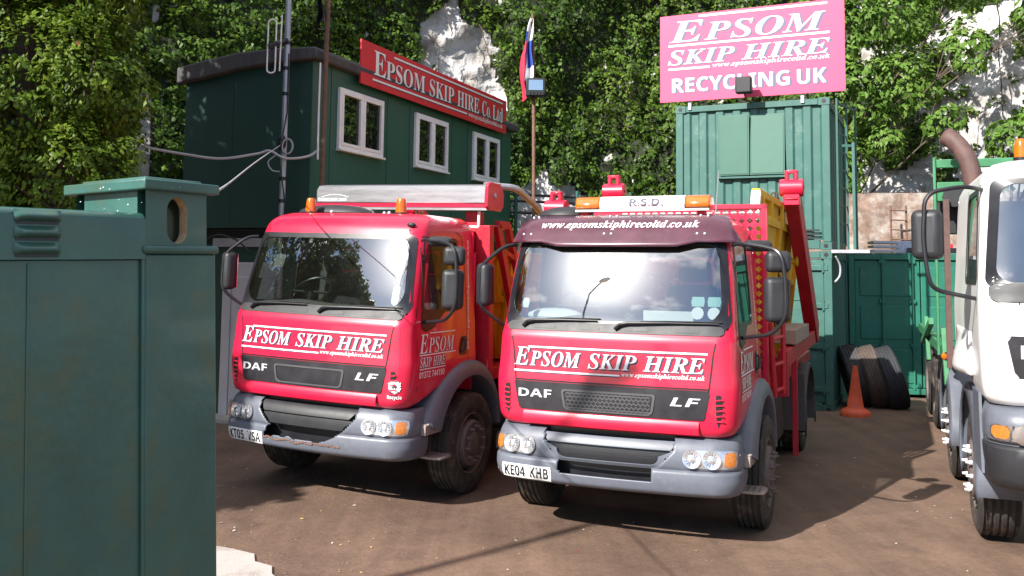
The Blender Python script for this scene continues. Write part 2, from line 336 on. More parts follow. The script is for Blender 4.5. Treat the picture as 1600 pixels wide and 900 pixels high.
# ------------------------------------------------------------------ lettering
def conv(s, style):
    if style == 'sans': return s
    base = {'serif': (0x1D400, 0x1D41A, 0x1D7CE), 'serifi': (0x1D468, 0x1D482, 0x1D7CE), 'sansb': (0x1D5D4, 0x1D5EE, 0x1D7EC), 'sansbi': (0x1D63C, 0x1D656, 0x1D7EC)}[style]
    o = ''
    for ch in s:
        if 'A' <= ch <= 'Z': o += chr(base[0]+ord(ch)-65)
        elif 'a' <= ch <= 'z': o += chr(base[1]+ord(ch)-97)
        elif ch.isdigit(): o += chr(base[2]+int(ch))
        else: o += ch
    return o
_tc = {}
def text_raw(s, style, spacing=1.0):
    key = (s, style, spacing)
    if key in _tc: return _tc[key]
    cu = bpy.data.curves.new('t', 'FONT'); cu.body = conv(s, style); cu.resolution_u = 3; cu.space_character = spacing
    o = bpy.data.objects.new('t', cu); COL.objects.link(o)
    bpy.context.view_layer.update()
    me = bpy.data.meshes.new_from_object(o.evaluated_get(bpy.context.evaluated_depsgraph_get()))
    vs = [(v.co.x, v.co.y) for v in me.vertices]; fs = [tuple(p.vertices) for p in me.polygons]
    bpy.data.objects.remove(o); bpy.data.curves.remove(cu); bpy.data.meshes.remove(me)
    _tc[key] = (vs, fs); return _tc[key]
def cap_h(style):
    vs, _ = text_raw('E', style); return max(p[1] for p in vs)
def layout(runs, style, gap=.06, spacing=1.0):
    # runs [(text, scale)] on one baseline -> verts, faces, width with cap height 1 for scale 1
    V = []; Fc = []; x = 0; ch = cap_h(style)
    for s, k in runs:
        vs, fs = text_raw(s, style, spacing)
        if not vs: x += .3; continue
        x0 = min(p[0] for p in vs); x1 = max(p[0] for p in vs); o = len(V)
        V += [((p[0]-x0)/ch*k+x, p[1]/ch*k) for p in vs]; Fc += [tuple(i+o for i in f) for f in fs]
        x += (x1-x0)/ch*k+gap
    return V, Fc, x-gap
def letters(mb, runs, style, fn, x0, x1, z0, h, m, off=.004, dx=0, dz=0, gap=.06, spacing=1.0, flip=1):
    """fn(x,z,off) -> 3D ; text spans x0..x1 (fitted), baseline z0, cap height h"""
    if isinstance(runs, str): runs = [(runs, 1)]
    V, Fc, wd = layout(runs, style, gap, spacing); k = (x1-x0)/wd
    mb.add([fn(x0+p[0]*k+dx, z0+p[1]*h+dz, off) for p in V], Fc, m)
def bar(mb, fn, x0, x1, z0, z1, m, off=.004, n=10):
    xs = lin(x0, x1, n)
    mb.add([fn(x, z0, off) for x in xs]+[fn(x, z1, off) for x in xs], [(i, i+1, n+i+1, n+i) for i in range(n-1)], m)
def rrect(x0, x1, z0, z1, r, n=6, x0t=None, x1t=None, e=10):
    """rounded (trapezoid) loop; x0t/x1t = limits at the top; every straight edge is split e times"""
    x0t = x0 if x0t is None else x0t; x1t = x1 if x1t is None else x1t
    if not isinstance(r, (list, tuple)): r = [r]*4
    cs = []
    for (px, pz, a0, rr, sx, sz) in ((x1, z0, -90, r[0], -1, 1), (x1t, z1, 0, r[1], -1, -1), (x0t, z1, 90, r[2], 1, -1), (x0, z0, 180, r[3], 1, 1)):
        ox, oz = px+sx*rr, pz+sz*rr
        cs.append([(ox+rr*math.cos(R(a0+90*k/n)), oz+rr*math.sin(R(a0+90*k/n))) for k in range(n+1)])
    out = []
    for i in range(4):
        out += cs[i]; a = cs[i][-1]; b = cs[(i+1) % 4][0]
        out += [(a[0]+(b[0]-a[0])*k/e, a[1]+(b[1]-a[1])*k/e) for k in range(1, e)]
    return out
def ringmap(mb, outer, inner, fn, off, m, lip=0):
    A = outer; B = inner
    mb.ring([fn(*p, off) for p in A], [fn(*p, off) for p in B], m)
    if lip: mb.ring([fn(*p, off) for p in B], [fn(*p, off-lip) for p in B], m); mb.ring([fn(*p, off) for p in A], [fn(*p, off-lip) for p in A], m)
def patch(mb, loop, fn, off, m, nx=18, nz=10, lip=0):
    """filled loop, built row by row so it can follow a curved surface"""
    zs0 = min(p[1] for p in loop); zs1 = max(p[1] for p in loop); rows = []
    for j in range(nz):
        t = j/(nz-1); t = .5-.5*math.cos(math.pi*t); z = zs0+(zs1-zs0)*min(max(t, .0008), .9992); xs = []
        for i in range(len(loop)):
            a, b = loop[i], loop[(i+1) % len(loop)]
            if (a[1]-z)*(b[1]-z) <= 0 and a[1] != b[1]: xs.append(a[0]+(b[0]-a[0])*(z-a[1])/(b[1]-a[1]))
        if len(xs) >= 2: rows.append((z, min(xs), max(xs)))
    P = [fn(a+(b-a)*i/(nx-1), z, off) for z, a, b in rows for i in range(nx)]
    mb.add(P, [(j*nx+i, j*nx+i+1, (j+1)*nx+i+1, (j+1)*nx+i) for j in range(len(rows)-1) for i in range(nx-1)], m)
    if lip: mb.ring([fn(*p, off) for p in loop], [fn(*p, off-lip) for p in loop], m)

# ------------------------------------------------------------------ ground
def l2w(T, L):
    x, y, a, ro, tz = T; lx, ly, lz = L
    X = lx-ro*lz; Z = lz+ro*lx
    return (x+X*math.cos(a)+ly*math.sin(a), y-X*math.sin(a)+ly*math.cos(a), Z+tz)
T1 = (-1.8407, 8.5587, .4359, -.0241, .0084); T2 = (.7792, 7.4997, .3969, 0.0, -.0524); TW = (4.37, 5.92, .362, 0, .07)
_gp = []
for T in (T1, T2):
    for x in (-.95, .95):
        for y in (1.15, 4.95): _gp.append(l2w(T, (x, y, 0)))
for x in (-1.06, 1.06):
    for y in (1.4, 3.65, 7.0): _gp.append(l2w(TW, (x, y, 0)))
_gp = np.array(_gp)
def gz(x, y):
    d2 = (x-_gp[:, 0])**2+(y-_gp[:, 1])**2; ww = np.exp(-d2/(2*1.1**2)); return float((ww*_gp[:, 2]).sum()/(ww.sum()+.12))
gm = MB()
gx = np.concatenate([[-300, -120, -60, -30], np.arange(-16, 16.01, .4), [30, 60, 120, 300]]); gy = np.concatenate([[-300, -120, -60, -30, -12, -5, -1], np.arange(0, 22.01, .4), [30, 60, 120, 300]])
gm.grid(lambda x, y: (x, y, gz(x, y) if 0 < y < 22 else 0), list(gx), list(gy))
tag(gm.build('ground', GROUND, smooth=True), kind='structure')
pm = MB()
loop = []
for k in range(46):
    t = 2*math.pi*k/46; rr = 1+.10*mnoise.noise((math.cos(t)*2.2, math.sin(t)*2.2, 4))+.05*mnoise.noise((math.cos(t)*7, math.sin(t)*7, 1))
    loop.append((-2.75+1.25*rr*math.cos(t), 6.15+1.22*rr*math.sin(t), .006))
pm.ngon(loop); tag(pm.build('concrete_apron', CONC), kind='structure')

# ------------------------------------------------------------------ truck cab shell
def interp(tab, z, k):
    if z <= tab[0][0]: return tab[0][k]
    for i in range(len(tab)-1):
        if z <= tab[i+1][0]:
            z0, z1 = tab[i][0], tab[i+1][0]; t = (z-z0)/(z1-z0)
            def sl(j):
                if j == 0: return (tab[1][k]-tab[0][k])/(tab[1][0]-tab[0][0])
                if j == len(tab)-1: return (tab[j][k]-tab[j-1][k])/(tab[j][0]-tab[j-1][0])
                a = (tab[j][k]-tab[j-1][k])/(tab[j][0]-tab[j-1][0]); b = (tab[j+1][k]-tab[j][k])/(tab[j+1][0]-tab[j][0])
                return 0 if a*b <= 0 else 2*a*b/(a+b)
            h = z1-z0; m0, m1 = sl(i)*h, sl(i+1)*h; p0, p1 = tab[i][k], tab[i+1][k]
            return (2*t**3-3*t**2+1)*p0+(t**3-2*t**2+t)*m0+(-2*t**3+3*t**2)*p1+(t**3-t**2)*m1
    return tab[-1][k]
class Cab:
    """tab rows (z, half width W, front y F); plan outline = bowed front, round corner, straight side"""
    def __init__(s, tab, bow=.06, r=.13, yr=1.32): s.tab, s.bow, s.r, s.yr = tab, bow, r, yr
    def W(s, z): return interp(s.tab, z, 1)
    def F(s, z): return interp(s.tab, z, 2)
    def fy(s, x, z):
        W = s.W(z); ax = min(abs(x), W*.9999); q = max(0, (ax-(W-s.r))/s.r)
        return s.F(z)+s.bow*(ax/W)**2+s.r*(1-math.sqrt(max(0, 1-q*q)))
    def y2(s, z): return s.F(z)+s.bow+s.r
    def front(s, x, z, off=0):
        e = .004; p = Vector((x, s.fy(x, z), z))
        dx = Vector((2*e, s.fy(x+e, z)-s.fy(x-e, z), 0)); dz = Vector((0, s.fy(x, z+e)-s.fy(x, z-e), 2*e))
        n = dx.cross(dz).normalized(); n = -n if n.y > 0 else n
        return tuple(p+n*off)
    def side(s, sg, y, z, off=0):
        W = s.W(z); y2 = s.y2(z); x = W
        if y < y2:
            q = min(1, (y2-y)/s.r); x = W-s.r+s.r*math.sqrt(max(0, 1-q*q))
        slope = (s.W(z+.01)-s.W(z-.01))/.02; n = Vector((1, 0, -slope)).normalized()
        return (sg*(x+n.x*off), y, z+n.z*off)
    def pt(s, c, z, ins=0):
        W = s.W(z)-ins; sg = 1 if c >= 0 else -1; a = abs(c); F = s.F(z)+ins
        r = s.r
        if a <= 1: x = a*(W-r); return (sg*x, F+s.bow*(x/W)**2, z)
        if a <= 2:
            th = (a-1)*math.pi/2; x = W-r+r*math.sin(th); return (sg*x, F+s.bow*(x/W)**2+r*(1-math.cos(th)), z)
        y2 = F+s.bow+r; return (sg*W, y2+(s.yr-ins-y2)*(a-2), z)
    def arc(s, x0, d, z, off=0, sg=1):
        """point d metres along the outline past x0 (towards the side)"""
        c = 0; 
        lo = x0; W = s.W(z); n = 60; pts = []
        for i in range(n+1):
            x = x0+(W*.9995-x0)*math.sin(math.pi/2*i/n); pts.append((x, s.fy(x, z)))
        acc = 0
        for i in range(n):
            l = math.dist(pts[i], pts[i+1])
            if acc+l >= d: t = (d-acc)/l if l else 0; x = pts[i][0]+(pts[i+1][0]-pts[i][0])*t; return tuple(Vector((sg*s.front(x, z, off)[0], s.front(x, z, off)[1], s.front(x, z, off)[2])))
            acc += l
        return (sg*(W+off), pts[-1][1]+d-acc, z)
    def cols(s, nf=44, nc=7, ns=16):
        h = [i/nf for i in range(nf+1)]+[1+i/nc for i in range(1, nc+1)]+[2+i/ns for i in range(1, ns+1)]
        return [-q for q in reversed(h[1:])]+h
    def shell(s, zs, hole, ins=0, lower=None, mb=None, m=None, mirror_lower=True):
        mb = mb or MB(); cs = s.cols(); P = []
        for z in zs:
            for c in cs:
                p = list(s.pt(c, z, ins))
                if lower:
                    lz = lower(p[0], p[1]); p = list(s.pt(c, max(z, lz), ins)) if z < lz else p
                P.append(tuple(p))
        n = len(cs); fs = []
        for j in range(len(zs)-1):
            for i in range(n-1):
                q = [P[j*n+i], P[j*n+i+1], P[(j+1)*n+i+1], P[(j+1)*n+i]]
                cx, cyy, cz = (sum(k[d] for k in q)/4 for d in range(3))
                if hole(cx, cyy, cz): continue
                if max(k[2] for k in q)-min(k[2] for k in q) < 1e-5: continue
                fs.append((j*n+i, j*n+i+1, (j+1)*n+i+1, (j+1)*n+i))
        mb.add(P, fs, m)
        # roof cap
        top = P[(len(zs)-1)*n:]; ctr = (0, sum(p[1] for p in top)/n, zs[-1]+.012)
        return mb, top, ctr

LF_TAB = [(.905, .93, .035), (.93, .965, .005), (.97, .985, -.008), (1.03, .995, -.012), (1.14, 1.005, -.018), (1.265, 1.01, -.016), (1.40, 1.0, -.006), (1.55, .992, .0), (1.63, .988, .006), (1.675, .984, .028), (1.71, .98, .042), (1.9, .968, .094), (2.2, .945, .184), (2.43, .925, .262), (2.50, .912, .288), (2.56, .89, .335), (2.605, .85, .405), (2.635, .78, .50)]
LF = Cab(LF_TAB)
def inpoly(x, z, x0b, x1b, x0t, x1t, z0, z1):
    if not z0 < z < z1: return False
    t = (z-z0)/(z1-z0); return x0b+(x0t-x0b)*t < x < x1b+(x1t-x1b)*t

def wheel(parent, cx, y, zc, rad=.473, width=.27, side=1, front=True, name='wheel', studs=None, hub=.0, rimr=.285, steer=0, detail=True):
    """wheel > tyre, rim ; cx = x of the tyre centre, outer side = +side"""
    s = side; h = width/2
    t = MB(); prof = [(-h*.86, rimr*1.02), (-h, rad*.78), (-h*.97, rad*.9), (-h*.86, rad*.975), (-h*.8, rad*.992)]
    for k in range(5):
        a = -h*.70+2*h*.70*k/4; prof += [(a-.012, rad), (a-.006, rad-.014), (a+.006, rad-.014), (a+.012, rad)]
    prof += [(h*.8, rad*.992), (h*.86, rad*.975), (h*.97, rad*.9), (h, rad*.78), (h*.97, rad*.68), (h*.86, rimr*1.02)]
    t.lathe(prof, (0, 0, 0), 'x', 48)
    w_ = t.build(name, TYRE, parent, smooth=True, angle=28, loc=(cx, y, zc))
    r = MB(); d = s
    if front:
        pr = [(h*.80*d, rimr*1.03), (h*.94*d, rimr*1.0), (h*.82*d, rimr*.95), (h*.35*d, rimr*.90), (h*.55*d, rimr*.80), (h*1.05*d, rimr*.74), (h*1.10*d, rimr*.70), (h*1.06*d, rimr*.42), (h*1.0*d, rimr*.40), (h*1.12*d, rimr*.36), (h*1.2*d, rimr*.28), (h*1.22*d, 0.001)]
    else:
        pr = [(h*.80*d, rimr*1.03), (h*.94*d, rimr*1.0), (h*.8*d, rimr*.95), (-h*.1*d, rimr*.88), (-h*.25*d, rimr*.6), (-h*.25*d, rimr*.5), (h*.5*d, rimr*.45), (h*.55*d, 0.001)]
    r.lathe(pr, (0, 0, 0), 'x', 32)
    if front:
        for k in range(8):
            a = 2*math.pi*k/8; r.lathe([(h*.60*d, .030), (h*.66*d, .026), (h*.66*d, .001)], (0, rimr*.83*math.cos(a), rimr*.83*math.sin(a)), 'x', 10, BLACK)
    else:
        for k in range(10): a = 2*math.pi*k/10; r.lathe([(-h*.2*d, .017), (-h*.1*d, .014), (-h*.1*d, .001)], (0, rimr*.55*math.cos(a), rimr*.55*math.sin(a)), 'x', 6, RIM)
    ro_ = r.build('rim', RIM, w_, smooth=True, angle=30)
    sr_ = rimr*.56; hh = h*1.08*d if front else -h*.2*d
    prn = [(0, .017), (.022*d, .017), (.024*d, .012), (.05*d, .010), (.05*d, .001)]
    if front:
        nut = None
        for k in range(10):
            a = 2*math.pi*(k+.3)/10
            if nut is None:
                st = MB(); st.lathe(prn, (0, 0, 0), 'x', 6); nut = st.build('wheel_nut', studs or RIM, w_, smooth=True, angle=25); o = nut
            else: o = nut.copy(); COL.objects.link(o); o.parent = w_
            o.location = (hh, sr_*math.cos(a), sr_*math.sin(a))
    return w_

def mirror(parent, pts_arm, boxes, name='mirror'):
    """mirror > arm + housings ; boxes (cx,cy,cz,wx,wy,wz,rotz)"""
    a = MB(); a.tube(pts_arm, .0155, 8); am = a.build(name, BLACK, parent, smooth=True)
    for (cx, cyy, cz, wx, wy, wz, rz) in boxes:
        b = MB(); b.box(-wx/2, wx/2, -wy/2, wy/2, -wz/2, wz/2)
        o = b.build('mirror_housing', GREYD, am, smooth=True, bev=min(wx, wy)*.36, seg=4, loc=(cx, cyy, cz), rot=(0, 0, rz))
        g = MB(); g.box(-wx/2+.02, wx/2-.02, wy/2, wy/2+.004, -wz/2+.02, wz/2-.02); g.build('mirror_glass', CHROME, o)
    return am

def bezier(pts, n=8):
    """round polyline corners"""
    P = [Vector(p) for p in pts]; out = [P[0]]
    for i in range(1, len(P)-1):
        a, b, c = P[i-1], P[i], P[i+1]; d1 = min(.5, .10/max(.01, (a-b).length)); d2 = min(.5, .10/max(.01, (c-b).length))
        s, e = b.lerp(a, d1), b.lerp(c, d2)
        for k in range(n+1): t = k/n; out.append(s*(1-t)**2+b*2*t*(1-t)+e*t*t)
    out.append(P[-1]); return [tuple(p) for p in out]

def skip_truck(T, label, variant):
    root = thing('skip_lorry', label, 'lorry', (T[0], T[1], T[4]), (0, -T[3], -T[2]), 'red skip lorries')
    C = LF; FR = C.front
    def lower(x, y):  # cab side sill climbs towards the wheel arch
        y2 = .18
        if y <= y2: return .905
        return .905+min(1, (y-y2)/.92)*.335
    wsO = rrect(-.945, .945, 1.685, 2.432, [.12, .07, .07, .12], x0t=-.888, x1t=.888)
    wsI = rrect(-.875, .875, 1.765, 2.385, [.16, .09, .09, .16], x0t=-.835, x1t=.835)
    def hole(x, y, z):
        if y < C.y2(z)-.015 and inpoly(x, z, -.92, .92, -.87, .87, 1.72, 2.41): return True
        if inpoly(y, z, .34, .99, .42, .99, 1.74, 2.40) and abs(x) > .85: return True
        return False
    zs = [.905, .93, .97, 1.0, 1.05, 1.1, 1.15, 1.2, 1.25, 1.30, 1.36, 1.43, 1.5, 1.56, 1.6, 1.63, 1.655, 1.68, 1.70, 1.72, 1.74]+lin(1.78, 2.38, 13)+[2.40, 2.41, 2.43, 2.46, 2.49, 2.52, 2.55, 2.58, 2.605, 2.625, 2.635]
    mb, top, ctr = C.shell(zs, hole, 0, lower)
    n = len(top); mb.add(list(top)+[ctr], [(i, i+1, n) for i in range(n-1)]+[(n-1, 0, n)])
    # back wall with a rear window
    for (x0, x1, z0, z1) in ((-.97, .97, .95, 1.85), (-.97, -.62, 1.85, 2.3), (.62, .97, 1.85, 2.3), (-.94, .94, 2.3, 2.5), (-.84, .84, 2.5, 2.6)): mb.box(x0, x1, 1.30, 1.33, z0, z1)
    body = mb.build('cab_body', RED, root, smooth=True, angle=50)
    lm, top, ctr = C.shell(zs[6:-3], lambda x, y, z: hole(x, y, z) or (y < .3 and z < 1.66), .035)
    n = len(top); lm.add(list(top)+[ctr], [(i, i+1, n) for i in range(n-1)]+[(n-1, 0, n)])
    lm.box(-.9, .9, 1.22, 1.26, 1.0, 1.85); lm.box(-.9, -.62, 1.22, 1.26, 1.85, 2.5); lm.box(.62, .9, 1.22, 1.26, 1.85, 2.5); lm.box(-.62, .62, 1.22, 1.26, 2.3, 2.5); lm.build('cab_lining', DARKIN, root, smooth=True, angle=50)
    # panel gaps
    g = MB()
    for sg in (-1, 1):
        pts = [(.855, 1.69), (.845, 1.62), (.828, 1.545), (.80, 1.30), (.775, 1.12), (.735, .925)]
        A = [FR(sg*(x-.006), z, .0025) for x, z in pts]; B = [FR(sg*(x+.006), z, .0025) for x, z in pts]
        g.add(A+B, [(i, i+1, len(pts)+i+1, len(pts)+i) for i in range(len(pts)-1)])
    bar(g, FR, -.80, .80, 1.266, 1.278, None, .0025, 20)
    for sg in (-1, 1):
        dl = [(.255, 2.44), (.235, 2.1), (.205, 1.75), (.20, 1.4), (.215, 1.06)]; dr = [(1.15, 1.26), (1.15, 1.7), (1.13, 2.1), (1.09, 2.44)]
        for seg in (dl, dr, [(.255, 2.46), (.34, 2.485), (1.0, 2.485), (1.09, 2.44)]):
            A = [C.side(sg, y-.003, z-.002, .003) for y, z in seg]; B = [C.side(sg, y+.004, z+.003, .003) for y, z in seg]
            g.add(A+B, [(i, i+1, len(seg)+i+1, len(seg)+i) for i in range(len(seg)-1)])
    g.build('panel_gap', BLACK, body)
    # windscreen
    f = MB(); ringmap(f, wsO, wsI, FR, .004, None, lip=.012); seal = f.build('windscreen_seal', BLACK, root, smooth=True)
    gl = MB(); patch(gl, rrect(-.89, .89, 1.75, 2.395, [.17, .1, .1, .17], x0t=-.85, x1t=.85), FR, .001, None, 30, 16); gl.build('windscreen', GL, root, smooth=True)
    cw = MB(); patch(cw, rrect(-.90, .90, 1.672, 1.745, .03), FR, .008, None, 26, 4, lip=.01)
    for x in (-.66, -.28, .12, .52): patch(cw, rrect(x, x+.20, 1.69, 1.725, .01), FR, .011, GREYD, 5, 3)
    cw.build('wiper_cowl', GREYD, root, smooth=True)
    for x0, x1 in ((-.75, -.1), (.05, .86)):
        wp = MB(); wp.tube([FR(x0, 1.70, .02), FR(x0+.04, 1.735, .035), FR(x0+.10, 1.748, .04), FR((x0+x1)/2, 1.758, .03), FR(x1, 1.762, .022)], [.016, .015, .013, .009, .006], 7)
        wp.tube([FR(x0+.2, 1.768, .012), FR((x0+x1)/2, 1.775, .012), FR(x1+.02, 1.778, .012)], .006, 5); wp.build('wiper', BLACK, root, smooth=True)
    # side windows, mirror patch, handles
    for sg in (-1, 1):
        S = lambda y, z, off=0, sg=sg: C.side(sg, y, z, off)
        O = rrect(.285, 1.0, 1.735, 2.425, [.06, .05, .05, .06], x0t=.335); I = rrect(.325, .975, 1.765, 2.39, [.06, .05, .05, .06], x0t=.385)
        q = MB(); ringmap(q, O, I, S, .004, None, lip=.012); q.build('door_seal', BLACK, root, smooth=True)
        q = MB(); patch(q, rrect(.31, .985, 1.75, 2.40, .06, x0t=.37), S, -.004, None, 12, 8); q.build('side_window', GLS, root, smooth=True)
        q = MB(); patch(q, [(.27, 1.60), (.36, 1.565), (.50, 1.60), (.70, 1.735), (.70, 1.76), (.29, 1.76)], S, .006, None, 6, 6, lip=.01); q.build('mirror_base', BLACK, root, smooth=True)
        q = MB(); patch(q, rrect(.98, 1.12, 1.315, 1.49, .03, x0t=1.02, x1t=1.14), S, .005, None, 5, 6, lip=.01); h = q.build('door_handle', BLACK, root, smooth=True)
        q = MB(); q.tube([S(1.02, 1.35, .012), S(1.03, 1.36, .03), S(1.07, 1.45, .03), S(1.075, 1.465, .012)], .012, 6); q.build('handle_grip', GREYD, h, smooth=True)
    # front grille panel and badges
    q = MB(); patch(q, rrect(-.765, .765, 1.035, 1.262, .02, x0t=-.805, x1t=.805), FR, .006, None, 26, 5, lip=.008); gp = q.build('grille_panel', BLACKP, root, smooth=True)
    q = MB(); ringmap(q, rrect(-.37, .37, 1.05, 1.215, [.05, .02, .02, .05], x0t=-.385, x1t=.385), rrect(-.352, .352, 1.062, 1.20, [.045, .018, .018, .045], x0t=-.366, x1t=.366), FR, .013, None, lip=.007)
    if variant == 2:
        def hexmesh(x0, x1, z0, z1, p, fn, off, mm):
            nx, nz = int((x1-x0)/p), int((z1-z0)/(p*.8)); wv = p*.16
            for j in range(nz+1):
                z = z0+(z1-z0)*j/nz
                xs = lin(x0, x1, nx*2+1)
                A = []; B = []
                for i, x in enumerate(xs):
                    zz = min(z1, max(z0, z+(p*.22 if (i+j) % 2 else -p*.22))); A.append(fn(x, zz-wv, off)); B.append(fn(x, zz+wv, off))
                mm.add(A+B, [(i, i+1, len(xs)+i+1, len(xs)+i) for i in range(len(xs)-1)])
        patch(q, rrect(-.35, .35, 1.065, 1.195, .03), FR, .0085, LAMPB, 14, 4); hexmesh(-.345, .345, 1.07, 1.19, .036, FR, .012, q)
    q.build('grille_mesh', MESHG, gp, smooth=True)
    q = MB()
    letters(q, 'DAF', 'sansb', FR, -.765, -.47, 1.137, .064, None, .011, gap=.02); q.build('lettering', SILVER, gp)
    q = MB(); letters(q, 'LF', 'sansbi', FR, .50, .735, 1.137, .066, None, .011); q.build('lettering', SILVER, gp)
    # corner air vents
    for sg in (-1, 1):
        q = MB(); L = [(.862, .99), (.872, 1.0), (.895, 1.1), (.90, 1.19), (.885, 1.235), (.85, 1.235), (.845, 1.2), (.85, 1.05)]
        patch(q, [(sg*x, z) for x, z in L], FR, .004, None, 5, 10); v = q.build('corner_vent', BLACK, root)
        q = MB()
        for k in range(5): z = 1.03+.04*k; A = [FR(sg*.845, z, .004), FR(sg*.895, z+.008, .004), FR(sg*.90, z+.008, .022), FR(sg*.845, z, .012)]; q.prism(A, (0, 0, .008))
        q.build('vent_fin', RED, v)
    # lower red lip under grille
    q = MB(); q.grid(lambda x, t: (x, C.fy(x, 1.0)-.012-.014*math.sin(math.pi*t), .925+.10*t), lin(-.72, .72, 24), lin(0, 1, 6)); q.build('front_lip', RED, body, smooth=True)
    # hood lettering
    q = MB()
    for mm, off, dx, dz in ((NAVY, .003, .012, -.010), (WHITE, .0055, 0, 0)):
        letters(q, [('E', 1.25), ('PSOM', 1)], 'serifi', FR, -.815, -.225, 1.389, .116, mm, off, dx, dz, gap=.03)
        letters(q, 'SKIP', 'serifi', FR, -.165, .235, 1.389, .116, mm, off, dx, dz)
        letters(q, 'HIRE', 'serifi', FR, .285, .765, 1.389, .116, mm, off, dx, dz)
        if mm is WHITE:
            bar(q, FR, -.69, .785, 1.532, 1.546, mm, off, 24); bar(q, FR, -.815, .10, 1.338, 1.351, mm, off, 16)
            letters(q, 'www.epsomskiphirecoltd.co.uk', 'serifi', FR, .115, .765, 1.340, .034, mm, off)
        else:
            bar(q, FR, -.69, .785, 1.525, 1.534, mm, off, 24); bar(q, FR, -.815, .10, 1.330, 1.34, mm, off, 16)
    q.build('lettering', WHITE, body)
    # door lettering (near side of the photograph)
    S = lambda y, z, off=0: C.side(1, y, z, off)
    q = MB()
    for mm, off, dx, dz in ((NAVY, .003, .010, -.008), (WHITE, .005, 0, 0)):
        letters(q, [('E', 1.28), ('PSOM', 1)], 'serifi', S, .235, .885, 1.378, .132, mm, off, dx, dz, gap=.03)
        letters(q, 'SKIP HIRE', 'serifi', S, .235, .70, 1.258, .084, mm, off, dx, dz)
        bar(q, S, .42, .90, 1.548, 1.559, mm, off+.0003, 5); bar(q, S, .235, .90, 1.358, 1.369, mm, off+.0003, 5); bar(q, S, .235, .70, 1.236, 1.246, mm, off+.0003, 5)
        if mm is WHITE: letters(q, '01372 744190', 'sansb', S, .235, .69, 1.163, .056, mm, off)
    letters(q, 'www.epsomskiphirecoltd.co.uk', 'serifi', lambda a, b, off: C.side(1, 1.215+b-a*.05, 2.42-a, off), 0, 1.07, -.02, .045, WHITE, .004)
    q.build('lettering', WHITE, body)
    # interior
    q = MB(); q.grid(lambda x, t: (x, C.fy(x, 1.72)+.02+.42*t, 1.70+.07*math.sin(t*2.4)+.03*math.exp(-((x+.38)/.22)**2)*math.sin(math.pi*t)), lin(-.88, .88, 30), lin(0, 1, 8)); q.box(-.88, .88, .45, .5, 1.3, 1.72); q.build('dashboard', DASH, root, smooth=True)
    for x in (-.45, .45):
        q = MB(); q.box(-.24, .24, -.02, .13, 0, .62); q.box(-.25, .25, -.5, .05, -.16, 0); o = q.build('seat', SEATM, root, bev=.05, seg=3, loc=(x, 1.02, 1.45), rot=(R(-10), 0, 0))
        q = MB(); q.box(-.14, .14, -.02, .08, .65, .85); q.build('headrest', SEATM, o, bev=.03)
    q = MB(); c = Vector((-.42, .52, 1.86)); e1 = Vector((1, 0, 0)); e2 = Vector((0, .75, .66))
    q.tube([c+(e1*math.cos(2*math.pi*k/28)+e2*math.sin(2*math.pi*k/28))*.21 for k in range(29)], .014, 7)
    q.tube([c-e1*.2, c, c+e1*.2], .016, 6); q.tube([c, c-Vector((0, .06, .3))], .03, 7); q.build('steering_wheel', BLACK, root, smooth=True)
    # mirrors
    for sg in (1, -1):
        if sg > 0:
            arm = bezier([(.935, .32, 2.385), (1.0, .24, 2.40), (1.20, .16, 2.37), (1.335, .10, 2.33), (1.36, .10, 2.1), (1.36, .10, 1.82), (1.25, .14, 1.70), (1.0, .33, 1.655)])
            e = .06 if variant == 1 else 0.0; arm = [(a+(e if a > 1.1 else 0), b, c) for a, b, c in arm]
            bx = [(1.30+e, .16, 2.255, .19, .12, .165, .35), (1.29+e, .17, 1.965, .19, .13, .345, .35), (1.13, .30, 2.38, .22, .13, .09, .5)]
        else:
            arm = bezier([(-.935, .32, 2.385), (-1.0, .22, 2.375), (-1.19, .13, 2.20), (-1.20, .13, 1.9), (-1.16, .15, 1.82), (-.99, .33, 1.655)])
            bx = [(-1.17, .19, 2.04, .13, .13, .37, -.35)]
        mirror(root, arm, bx)
    # bumper: upper lamp panel + lower beam
    BU = Cab([(.655, .995, -.03), (.67, 1.005, -.045), (.72, 1.01, -.05), (.80, 1.0, -.04), (.86, .985, -.012), (.885, .97, .02), (.895, .94, .06)], .10, .17, .52)
    BL_ = Cab([(.455, .96, .03), (.468, .985, -.02), (.50, 1.0, -.052), (.58, 1.015, -.066), (.635, 1.015, -.06), (.658, 1.0, -.03), (.662, .97, .03)], .10, .17, .42)
    def holeU(x, y, z): return abs(x) < .53-.12*max(0, .80-z)/.13 and y < .3
    mb, top, ctr = BU.shell([.655, .662, .67, .69, .71, .73, .75, .77, .79, .81, .83, .85, .865, .88, .888, .895], holeU)
    mb.build('lamp_panel', GREYP, root, smooth=True, solid=.012, angle=50)
    def holeL(x, y, z):
        if variant == 1: e = .025*mnoise.noise((x*9, z*9, 3)); zb = .565+e*1.4 if x < .20 else .565+e+(x-.20)*.42; return -.43+e < x < .40+e and z > zb and y < .3
        return -.40+.3*max(0, .60-z) < x < .37-.3*max(0, .60-z) and z > .555 and y < .3
    zl = lin(.47, .655, 22)
    mb, top, ctr = BL_.shell([.455, .462]+zl+[.658, .662], holeL)
    bl = mb.build('bumper', GREYP, root, smooth=True, solid=.014, angle=50)
    if variant == 1:
        q = MB()
        for i in range(24):
            x = -.42+.80*i/23; e = .012*mnoise.noise((x*17, 2, 3)); p = BL_.front(x, .55+.02*mnoise.noise((x*9, 1, 3)), .012)
            q.box(p[0]-.022, p[0]+.022, p[1]-.002, p[1]+.003, p[2]-.006+e, p[2]+.006+e)
        q.build('torn_edge', RUST, bl)
